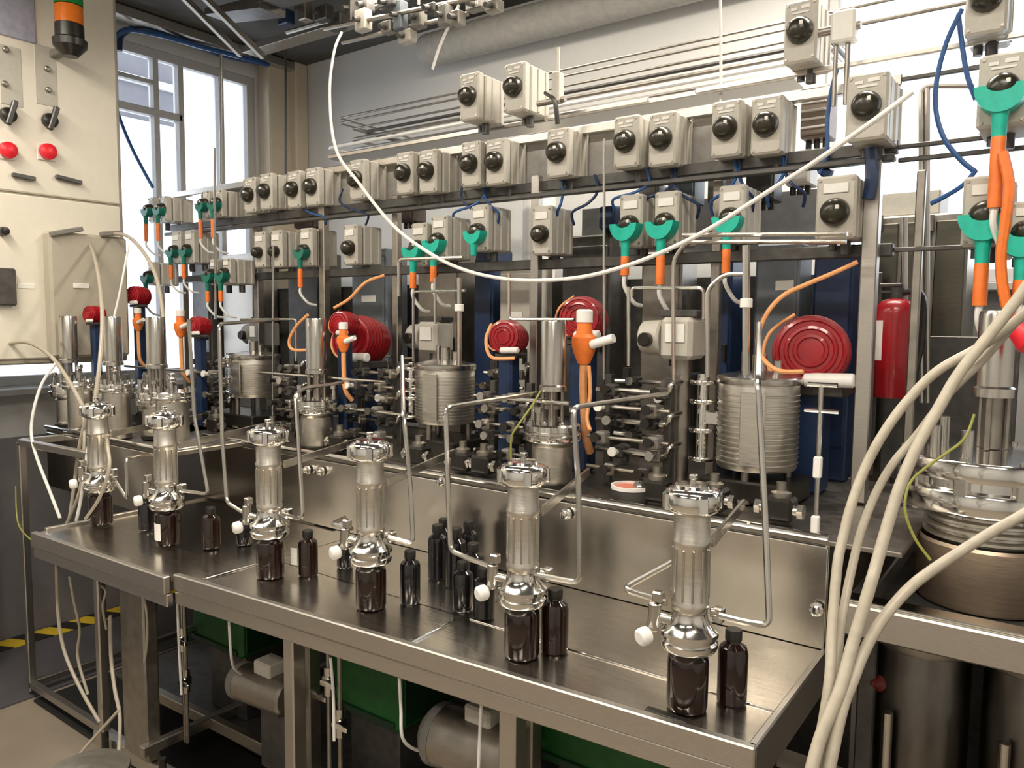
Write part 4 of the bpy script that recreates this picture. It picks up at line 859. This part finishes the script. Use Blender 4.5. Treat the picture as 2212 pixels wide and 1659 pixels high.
q = MB(); q.lathe([(.120, T*.40), (.120, T*.64), (.15, T*.66)], seg=44); part('neck', q, STEEL, kt, world=False)
q = MB()
for k in range(4): q.lathe([(.121, 0), (.130, .004), (.130, .010), (.121, .014)], (0, 0, T*(.43+.055*k)), seg=44)
part('neck_hoops', q, JACKET, kt, world=False)
q = MB(); q.lathe([(.12, T*.64), (.186, T*.64), (.19, T*.66), (.19, T*.76), (.186, T*.78), (.17, T*.79), (.17, T*.84), (.188, T*.85), (.190, T*.87), (.190, T*.95), (.186, T*.97), (.10, T*.985), (0, T)], seg=52); fl = part('lid_flange', q, POLISH, kt, world=False)
for k in range(10):
    a = 2*math.pi*k/10+.1; part('clamp_bolt', MB().box((.178*math.cos(a), .178*math.sin(a), T*.80), (.022, .03, T*.30), .004, rz=a).cyl((.178*math.cos(a), .178*math.sin(a), T*.62), (.178*math.cos(a), .178*math.sin(a), T*.99), .007, seg=8), STEEL, fl, world=False)
SP = at(2148, 700, y=KY)
q = MB(); q.cyl((0, 0, T), (0, 0, T+.13), .020, seg=16)
for a in (.4, 2.5, 4.5): q.cyl((.03*math.cos(a), .03*math.sin(a), T), (.03*math.cos(a), .03*math.sin(a), T+.13), .007, seg=8)
part('stirrer_cage', q, DULL, kt, world=False)
q = MB(); q.lathe([(0, T+.12), (.044, T+.12), (.044, T+.14), (.039, T+.145), (.039, SP.z-L0+.02), (.036, SP.z-L0+.03), (0, SP.z-L0+.03)], seg=28); part('magnetic_drive', q, STEEL, kt, world=False)
for a, hgt in ((2.6, .06), (3.6, .05), (4.4, .05)): part('lid_port', MB().cyl((.12*math.cos(a), .12*math.sin(a), T*.97), (.12*math.cos(a), .12*math.sin(a), T+hgt), .013, seg=12), STEEL, kt, world=False)
for px, y, nm in ((1985, 2.02, 'left'), (1, 2.03, 'right'), (2, 2.02, 'outermost')):
    P = at(1985, 1550, y=y)+Vector((.23*(px if px < 3 else 0), 0, 0))
    t = thing('steel_drum', 'dark steel drum standing under the right-hand bench, %s one' % nm, 'drum', (P.x, y, 0), 0, 'drums under the right-hand bench')
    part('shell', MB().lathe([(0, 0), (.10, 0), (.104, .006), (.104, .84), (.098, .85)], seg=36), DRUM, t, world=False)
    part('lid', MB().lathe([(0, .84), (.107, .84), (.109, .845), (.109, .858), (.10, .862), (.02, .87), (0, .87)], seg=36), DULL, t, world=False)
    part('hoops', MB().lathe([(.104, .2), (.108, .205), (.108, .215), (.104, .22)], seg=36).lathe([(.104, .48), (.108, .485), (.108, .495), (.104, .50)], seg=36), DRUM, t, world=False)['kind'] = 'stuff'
    part('feed_pipe', MB().cyl((-.05, -.115, .02), (-.05, -.118, .70), .012, seg=14), STEEL, t, 'bright upright pipe', world=False)
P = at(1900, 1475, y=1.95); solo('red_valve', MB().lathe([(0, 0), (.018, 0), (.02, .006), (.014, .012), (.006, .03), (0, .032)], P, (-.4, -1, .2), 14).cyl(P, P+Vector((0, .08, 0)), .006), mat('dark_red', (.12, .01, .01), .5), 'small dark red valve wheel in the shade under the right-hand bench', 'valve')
P = at(1990, 700, y=2.78); Pq = at(1880, 470, y=2.78); Pw = at(2095, 470, y=2.78)
te = thing('steel_enclosure', 'tall dark stainless enclosure under the right window, behind the red extinguisher', 'cabinet', ((Pq.x+Pw.x)/2, 2.9, 0))
part('case', MB().box(((Pq.x+Pw.x)/2, 2.93, Pq.z/2), (Pw.x-Pq.x, .30, Pq.z), .006), DULL, te)
for i in range(3):
    xx = Pq.x+(Pw.x-Pq.x)*(i+.5)/3; part('door_panel', MB().box((xx, 2.772, Pq.z/2+.1), ((Pw.x-Pq.x)/3-.012, .012, Pq.z-.25), .003), mat('dark_steel_door', (.16, .15, .12), .3, 1, .03, 30, .1, (1, 1, 10)), te)
for px in (1900, 2010): P = at(px, 500, y=2.77); part('hinge', MB().cyl((P.x, 2.76, P.z), (P.x, 2.76, P.z+.05), .012, seg=10), DULL, te)
part('top_housing', MB().box(((Pq.x*.6+Pw.x*.4), 2.9, Pq.z+.04), ((Pw.x-Pq.x)*.6, .2, .08), .005), GREY, te)
# wall-side cabinet to the right
solo('steel_enclosure', MB().box((.35, 2.95, .85), (.75, .34, 1.7), .006), GUN, 'black-grey enclosure at the right picture edge, below the window', 'cabinet')
P = at(1925, 858, y=2.5); k = mpp(P)
ex = thing('fire_extinguisher', 'red fire extinguisher with white label strip, right of the slim grey post', 'extinguisher', P)
q = MB(); q.lathe([(0, 0), (36*k, 0), (40*k, 6*k), (40*k, 180*k), (37*k, 196*k), (28*k, 207*k), (14*k, 212*k), (0, 212*k)], seg=30); part('cylinder', q, RED, ex, world=False)
q = MB(); q.cyl((0, 0, 208*k), (0, 0, 235*k), 15*k, seg=16); q.box((-10*k, -6*k, 240*k), (46*k, 14*k, 9*k), 2*k); q.box((-12*k, -6*k, 226*k), (40*k, 12*k, 6*k), 1*k); part('valve_head', q, GUN, ex, world=False)
lab = MB()
for i in range(7):
    a = math.radians(-150+i*6)
    for z in (80*k, 165*k): lab.v.append((40.6*k*math.cos(a), 40.6*k*math.sin(a), z))
lab.f = [(2*i, 2*i+2, 2*i+3, 2*i+1) for i in range(6)]
part('paper_label', lab, LGREY, ex, 'pale label strip', world=False)
q = MB(); q.tube([(14*k, 0, 225*k), (50*k, 0, 215*k), (52*k, 0, 120*k), (44*k, -6*k, 60*k)], 7*k, 8); part('hose', q, BLACK, ex, world=False)
part('wall_bracket', MB().box((0, 45*k, 120*k), (40*k, 100*k, 20*k), .003), GUN, ex, world=False)
# upright tubes right of the post
for px, ya, yb, y, nm in ((1990, 186, 870, 2.62, 'left'), (2003, 190, 870, 2.62, 'right'), (1955, 470, 850, 2.55, 'short inner')):
    run('riser_pipe', 'upright steel pipe before the dark enclosure, %s one' % nm, 'pipe', APRON, .008, [(px, yb, y), (px, ya, y)] if nm != 'left' else [(px, yb, y), (px, ya, y), (2105, 186, y)], 'upright pipes by the enclosure')
# foreground hoses
FG = 'thick cream hoses in the right foreground'
for nm, r, pts in [
 ('outermost, sweeping widest to the left', .0070, [(2260, 640, 1.35), (2140, 735, 1.32), (2027, 800, 1.28), (1956, 871, 1.25), (1905, 942, 1.22), (1867, 1015, 1.2), (1839, 1091, 1.17), (1824, 1149, 1.15), (1809, 1220, 1.12), (1797, 1365, 1.07), (1792, 1467, 1.03), (1775, 1580, 1.0), (1745, 1720, .96)]),
 ('inner thick one, brightest', .0080, [(2260, 560, 1.32), (2180, 670, 1.3), (2077, 800, 1.26), (2027, 883, 1.23), (1981, 965, 1.2), (1943, 1053, 1.17), (1915, 1142, 1.14), (1893, 1220, 1.11), (1880, 1264, 1.09), (1842, 1391, 1.05), (1814, 1492, 1.01), (1770, 1600, .97), (1740, 1720, .93)]),
 ('middle one, darker between the bright two', .0060, [(2240, 640, 1.36), (2130, 770, 1.33), (2050, 850, 1.29), (1981, 940, 1.26), (1930, 1000, 1.23), (1892, 1066, 1.21), (1862, 1142, 1.18), (1842, 1220, 1.15), (1820, 1330, 1.10), (1806, 1450, 1.06), (1788, 1560, 1.02), (1765, 1720, .97)]),
 ('lower one, coming from the right edge', .0074, [(2290, 1060, 1.3), (2209, 1112, 1.27), (2133, 1155, 1.23), (2019, 1228, 1.17), (1960, 1275, 1.13), (1905, 1340, 1.09), (1868, 1405, 1.06), (1842, 1470, 1.03), (1816, 1545, 1.0), (1780, 1720, .95)]),
]: run('hose', 'cream flexible hose %s' % nm, 'hose', CREAM, r, pts, FG, True, 12, 8)
run('earth_wire', 'yellow-green earth wire behind the cream hoses, by the kettle lid', 'wire', YELGRN, .003, [(2105, 895, 1.9), (2085, 945, 1.88), (2050, 975, 1.86), (2000, 1010, 1.84), (1965, 1045, 1.8), (1955, 1100, 1.78), (1975, 1160, 1.78), (2010, 1210, 1.78)], None, True)
run('orange_hose', 'long orange hose hanging beside the right teal guards', 'hose', ORANGE, .0115, [(2166, 330, 2.06), (2180, 400, 2.05), (2172, 480, 2.05), (2162, 560, 2.05), (2170, 640, 2.05), (2195, 720, 2.05)], None, True)
P = at(2200, 690, y=1.95); solo('orange_plug', MB().lathe([(0, 0), (.02, 0), (.034, .02), (.036, .06), (.02, .08), (0, .082)], P, (.5, -.2, -.7), 18), REDB, 'orange-red plug at the right picture edge beside the cream hoses', 'plug')

# ------------------------------------------------------------------ tubing round the rack
RG = 'upright narrow tubes before the rack'
for pts, r, nm in [
 ([(1475, 508, 2.02), (1830, 505, 2.02)], .006, 'level white-bright one under the last teal guard'),
 ([(1828, 522, 2.03), (1482, 523, 2.03), (1455, 560, 2.03), (1455, 830, 2.03)], .006, 'cranked one left of the thick collared tube'),
 ([(1612, 530, 1.98), (1612, 810, 1.98)], .0105, 'thick one with a white collar'),
 ([(1612, 592, 1.99), (1565, 592, 1.99), (1528, 625, 1.99), (1528, 815, 1.99)], .0065, 'bent like a cane beside the collared tube'),
 ([(1305, 300, 2.12), (1305, 820, 2.12)], .0045, 'hair-thin long one right of the centre post'),
 ([(992, 600, 2.0), (992, 790, 2.0)], .008, 'collared one above the middle vessel'),
 ([(862, 640, 2.02), (862, 560, 2.02), (1000, 556, 2.02)], .006, 'cranked one under the crossed teal guards'),
 ([(893, 780, 2.05), (893, 630, 2.05), (1005, 628, 2.05)], .005, 'small gantry left of the navy strip'),
 ([(940, 700, 2.06), (940, 600, 2.06)], .005, 'short one under the crossed teal guards'),
 ([(1240, 690, 2.0), (1100, 690, 2.0), (1100, 590, 2.0)], .005, 'angled one above the middle red motor'),
 ([(1365, 640, 2.04), (1365, 622, 2.04), (1520, 622, 2.04), (1520, 690, 2.04)], .005, 'level one under the bright teal pair'),
 ([(1358, 620, 2.08), (1358, 790, 2.08)], .006, 'pale one above the deck manifold'),
 ([(590, 530, 2.08), (590, 905, 2.08)], .005, 'one under the small-knob boxes'),
 ([(463, 320, 2.14), (466, 690, 2.08)], .006, 'long pale one at the left, over the orange sleeves'),
 ([(478, 118, 2.5), (478, 395, 2.5)], .008, 'long grey one crossing the left window'),
 ([(520, 690, 2.0), (640, 690, 2.0), (640, 780, 2.0)], .005, 'angled one over the left vessel'),
]: run('riser_tube', 'narrow steel tube, %s' % nm, 'tube', STEEL, r, pts, RG)
for px, py, y in ((1612, 655, 1.968), (992, 665, 1.99)):
    P = at(px, py, y=y); solo('tube_collar', MB().cyl(P+Vector((0, 0, -.012)), P+Vector((0, 0, .012)), .016, seg=14, bev=.002), WHITE, 'white collar on the narrow tube %s' % ('left of the blue-grey cabinet' if px > 1500 else 'above the middle vessel'), 'collar')
OG = 'pale orange cables'
for nm, pts in [('arching from the slim post down round the big red motor', [(1852, 566, 2.1), (1800, 590, 2.08), (1740, 615, 2.05), (1690, 640, 2.02), (1655, 680, 2.0), (1637, 730, 1.99), (1645, 770, 1.98), (1680, 800, 1.97), (1735, 803, 1.96)]),
 ('rising pinkish from the red hood to the rack', [(722, 665, 1.97), (755, 645, 1.98), (790, 610, 2.0), (830, 595, 2.05)]),
 ('looping left of the second reactor', [(665, 680, 1.95), (640, 705, 1.95), (625, 735, 1.95), (632, 755, 1.95), (668, 756, 1.95)]),
 ('falling from the nearest junction head to the deck', [(1272, 790, 1.98), (1275, 850, 1.97), (1268, 900, 1.95), (1275, 930, 1.93)]),
 ('looping before the ribbed middle motor', [(1062, 700, 2.02), (1050, 735, 2.0), (1062, 772, 2.0), (1112, 774, 2.03)])]:
    run('orange_cable', 'pale orange cable %s' % nm, 'cable', ORANGEP, .006, pts, OG, True)

# pipe manifolds on the deck
def manifold(px, y, label, n=4, w=.26, z0=.06):
    P = at(px, 900, y=y)
    t = thing('pipe_manifold', label, 'manifold', (P.x, y, ZD), 0, 'low pipe manifolds on the deck')
    rr = random.Random(px)
    for k in range(n):
        z = z0+.045*k; yy = (k % 2)*.05-.02
        part('pipe', MB().tube([(-w/2, yy, z), (w/2-.03, yy, z), (w/2-.02, yy, z+.03), (w/2-.02, yy+.1, z+.03)] if k % 2 else [(-w/2, yy, z), (w/2, yy, z)], .0055+.002*(k % 2), 8, False), STEEL if k % 2 else DULL, t, world=False)
        for j in range(2):
            xx = -w/2+w*(.2+.5*j+.15*rr.random())
            vb = part('valve_block', MB().box((xx, yy-.005, z), (.034, .04, .036), .005), (GUN, DULL, GREYD, BLACK)[rr.randrange(4)], t, world=False)
            part('valve_stem', MB().cyl((xx, yy-.02, z), (xx, yy-.05, z+.004), .008, seg=10).cyl((xx, yy-.048, z+.004), (xx, yy-.056, z+.005), .014, seg=12), (STEEL, BLACK, GUN, DULL, BLACK, LGREY)[rr.randrange(6)], vb, world=False)
    for xx in (-w*.4, w*.35): part('upright', MB().box((xx, .06, (z0+.045*n)/2), (.022, .022, z0+.045*n), .002), GUN, t, world=False)
for px, y, nm, n, w in ((1362, 1.98, 'low pipe manifold between the nearest reactor and the big right vessel', 6, .26), (1085, 1.99, 'low pipe manifold between the middle vessel and the centre post', 5, .2), (800, 2.0, 'low pipe manifold between the second reactor and the middle vessel', 6, .28),
                        (1400, 2.3, 'second-rank pipe manifold behind the grey right pump', 6, .28), (628, 1.95, 'low pipe manifold between the left vessel and the second reactor', 6, .13), (452, 1.97, 'low pipe manifold left of the left vessel', 6, .26), (800, 2.33, 'second-rank pipe manifold below the red hood', 7, .3), (1085, 2.3, 'second-rank pipe manifold right of the middle vessel', 6, .22)):
    manifold(px, y, nm, n, w)
# long level pipes across the deck
for a, b, y, nm, r in (((270, 806), (470, 790), 1.92, 'at the left, above the small vessel', .006), ((560, 826), (830, 800), 1.92, 'across the second reactor cage', .005), ((1100, 870), (1230, 862), 1.86, 'left of the nearest reactor', .006), ((700, 900), (880, 872), 1.95, 'before the middle vessel', .005)):
    A_ = at(*a, y=y); B_ = at(*b, y=y); solo('level_pipe', MB().tube([(A_.x, y, (A_.z+B_.z)/2), (B_.x, y, (A_.z+B_.z)/2)], r, 8, False), STEEL, 'thin level pipe %s' % nm, 'pipe', 'level pipes over the deck')
# flanged pots in the left clutter
for px, py, y, r, nm in ((174, 822, 1.56, .069, 'leftmost of three'), (251, 828, 1.56, .069, 'middle of three'), (372, 845, 1.58, .075, 'right of three, behind fifth filter')):
    P = at(px, py, y=y); T2 = P.z-ZD
    t = thing('flanged_pot', 'low steel pot with bolted lid on the left deck, %s' % nm, 'vessel', (P.x, y, ZD), 0, 'flanged pots on the left deck')
    part('body', MB().lathe([(0, 0), (r*.75, 0), (r*.78, .006), (r*.78, T2-.03)], seg=28), JACKET, t, world=False)
    fl = part('lid', MB().lathe([(r*.7, T2-.035), (r, T2-.033), (r*1.02, T2-.03), (r*1.02, T2-.02), (r, T2-.018), (r, T2-.014), (r*1.02, T2-.012), (r*1.02, T2-.002), (r, T2), (0, T2)], seg=32), POLISH, t, world=False)
    for k in range(6):
        a = k*math.pi/3+.3; part('lid_bolt', MB().lathe([(0, T2-.04), (.007, T2-.04), (.007, T2+.014), (0, T2+.016)], (r*.84*math.cos(a), r*.84*math.sin(a), 0), (0, 0, 1), 8), STEEL, fl, world=False)
    for ax, ay, ah in ((0, 0, .06), (.03, -.02, .045), (-.035, .01, .05)): part('lid_port', MB().cyl((ax, ay, T2-.002), (ax, ay, T2+ah), .009, seg=10).box((ax, ay, T2+ah), (.02, .018, .016), .003), STEEL, t, world=False)
# row of dark valve bodies along the deck front
DV = [(735, 965, 'left of the third filter top'), (905, 965, 'right of the third filter top'), (1000, 990, 'left of the second filter cap'), (1045, 930, 'below the middle vessel'), (590, 930, 'above the fourth filter'), (470, 955, 'right of the fifth filter'), (1420, 960, 'left of the big right vessel'), (1690, 1050, 'right behind the nearest tube'), (1545, 1050, 'behind the nearest filter'), (400, 970, 'behind the fifth filter')]
for px, py, nm in DV:
    P = at(px, 1000, y=1.885)
    t = thing('shutoff_valve', 'squat dark shutoff valve on the deck edge, %s' % nm, 'valve', (P.x, 1.885, ZD), 0, 'dark valve bodies along the deck edge')
    part('block', MB().box((0, 0, .035), (.07, .06, .06), .008), BLACK, t, world=False)
    part('bonnet', MB().lathe([(0, .06), (.024, .06), (.024, .075), (.012, .08), (.012, .10), (0, .10)], seg=16), DULL, t, world=False)
    part('union', MB().cyl((-.055, -.01, .035), (.055, -.01, .035), .014, seg=12).cyl((-.058, -.01, .035), (-.045, -.01, .035), .019, seg=6).cyl((.045, -.01, .035), (.058, -.01, .035), .019, seg=6), STEEL, t, world=False)
P = at(1360, 985, y=1.86)
t = thing('pressure_gauge', 'pinkish-red gauge with a pale rim lying between the reactor and the right vessel', 'gauge', (P.x, 1.87, ZD))
part('case', MB().lathe([(0, .0), (.05, 0), (.054, .01), (.054, .03), (.046, .034)], seg=28), GUN, t, world=False)
part('dial', MB().lathe([(0, .033), (.046, .033), (.046, .036), (0, .037)], seg=28), mat('salmon_dial', (.75, .22, .15), .4), t, world=False)
part('rim', MB().lathe([(.046, .034), (.054, .032), (.054, .042), (.047, .042), (.046, .034)], seg=28), LGREY, t, world=False)
P = at(1762, 1125, y=1.83)
t = thing('sight_tube', 'upright sight tube with two white end pieces, at the right end of the deck', 'tube', (P.x, 1.83, ZD-.001))
zz = [at(1762, p, y=1.83).z-ZD for p in (1125, 1095, 1030, 985, 830)]
part('rod', MB().cyl((0, 0, 0), (0, 0, zz[4]), .0055, seg=10), STEEL, t, world=False)
part('end_piece', MB().box((0, -.002, .025), (.018, .018, .04), .003), WHITE, t, world=False); part('end_piece', MB().box((0, -.002, (zz[2]+zz[3])/2), (.018, .018, .05), .003), WHITE, t, world=False)
part('cross_handle', MB().cyl((-.03, 0, zz[4]), (.035, 0, zz[4]), .006, seg=10).cyl((-.035, 0, zz[4]-.06), (.04, 0, zz[4]-.06), .005, seg=10), POLISH, t, world=False)

# ------------------------------------------------------------------ under the bench
GG = 'green pump housings under the bench'
for px, pt, pb, y, wl, dp, nm in ((862, 1440, 1592, 1.52, .30, .30, 'middle one under the bench, behind the thin drain tube'), (520, 1310, 1430, 1.52, .30, .30, 'left one under the bench'), (1430, 1600, 1750, 1.52, .36, .3, 'right one, mostly below the picture')):
    P = at(px, pb, y=y); Pt = at(px, pt, y=y)
    t = thing('pump_housing', 'dark green pump housing, %s' % nm, 'pump', (P.x-wl/2, y+dp/2, P.z), 0, GG)
    hh = Pt.z-P.z
    part('case', MB().box((0, 0, hh/2), (wl, dp, hh), .015), GREEN, t, world=False)
    part('shaded_side_panel', MB().box((wl/2+.002, 0, hh*.52), (.006, dp*.86, hh*.84), .003), GREEND, t, world=False)  # darker green puts the shade of the side face into the colour
    part('front_rib', MB().box((0, -dp/2-.004, hh*.12), (wl*.9, .010, .02), .003), GREEND, t, world=False); part('front_rib', MB().box((0, -dp/2-.004, hh*.9), (wl*.9, .010, .02), .003), GREEND, t, world=False)
    part('side_cock', MB().cyl((-wl*.42, -dp/2, hh*.25), (-wl*.42, -dp/2-.05, hh*.25), .012, seg=12).box((-wl*.42, -dp/2-.05, hh*.25), (.05, .014, .016), .003), STEEL, t, world=False)
    zl = P.z-.17
    if zl > .01: part('stand', MB().box((0, 0, -zl/2), (wl*.7, dp*.7, zl), .006), GUN, t, world=False)
for px, py, y, r, L, nm in ((545, 1480, 1.40, .058, .22, 'left one, below the left green housing'), (985, 1600, 1.40, .075, .25, 'right one, below the middle green housing')):
    P = at(px, py, y=y)
    t = thing('electric_motor', 'grey electric motor lying on the bench base, %s' % nm, 'motor', (P.x, y, .175), 0, 'grey motors under the bench')
    z = max(P.z-.175, r+.02)
    part('frame', MB().cyl((-.06, .0, z), (L-.06, .02, z), r, seg=28, bev=.008), DULL, t, world=False)
    part('end_bell', MB().lathe([(0, -.035), (r*.6, -.03), (r*.9, -.012), (r*1.02, 0), (r*1.02, .02), (0, .02)], (-.06, 0, z), (L, .02, 0), 28), GREYD, t, world=False)
    part('terminal_box', MB().box((L*.3, .02, z+r+.015), (.08, .07, .045), .006), GREY, t, world=False)
    part('foot', MB().box((L*.25, .06, z-r*.9+.0), (.16, .14, .02), .003), GUN, t, world=False); part('foot', MB().box((L*.25, .06, (z-r*.9)/2), (.12, .06, z-r*.9), .003), GUN, t, world=False)
DT = 'thin drain tubes hanging from the front rail'
for nm, pts in (('left one over the green housing', [(494, 1322, 1.25), (498, 1400, 1.25), (504, 1440, 1.28), (520, 1455, 1.36)]), ('middle one over the green housing', [(862, 1452, 1.27), (866, 1530, 1.27), (870, 1595, 1.27), (900, 1620, 1.33), (940, 1622, 1.36)]), ('by the left leg', [(383, 1290, 1.25), (386, 1380, 1.25), (392, 1500, 1.26)]), ('right of the paired legs', [(714, 1420, 1.27), (720, 1500, 1.27), (722, 1600, 1.27)]), ('near the right legs', [(1040, 1520, 1.29), (1036, 1600, 1.29), (1032, 1700, 1.29)])):
    run('drain_tube', 'thin pale drain tube under the front rail, %s' % nm, 'tube', WHOSE, .004, pts, DT, True)
GK = [(395, 1380), (402, 1470), (710, 1470), (735, 1560)]
for px, py in GK:
    P = at(px, py, y=1.36); t = thing('ball_valve', 'small steel ball valve under the bench, %s' % ('by the left leg, upper', 'by the left leg, lower', 'beside the middle green housing, upper', 'beside the middle green housing, lower')[GK.index((px, py))], 'valve', P, 0, 'ball valves under the bench')
    part('body', MB().cyl((0, 0, -.04), (0, 0, .04), .013, seg=12).box((0, 0, 0), (.03, .03, .032), .005), STEEL, t, world=False)
    part('lever', MB().box((.02, -.02, .0), (.06, .008, .014), .002), POLISH, t, world=False)
    part('pipe', MB().cyl((0, 0, .04), (0, 0, ZT-.02-P.z), .007, seg=10).cyl((0, 0, .18-P.z), (0, 0, -.04), .007, seg=10), DULL, t, world=False)
P = at(190, 1660, y=.95)
t = thing('steel_pot', 'bright steel pot on the floor, cut by the bottom left edge', 'pot', (P.x, .95, 0))
zt = at(190, 1668, y=.95).z; k = mpp(P)
part('shell', MB().lathe([(0, 0), (76*k, 0), (80*k, .006), (80*k, zt-.01), (76*k, zt)], seg=36), POLISH, t, world=False)
part('lid', MB().lathe([(0, zt-.004), (82*k, zt-.004), (84*k, zt), (82*k, zt+.008), (20*k, zt+.014), (0, zt+.015)], seg=36), JACKET, t, world=False)
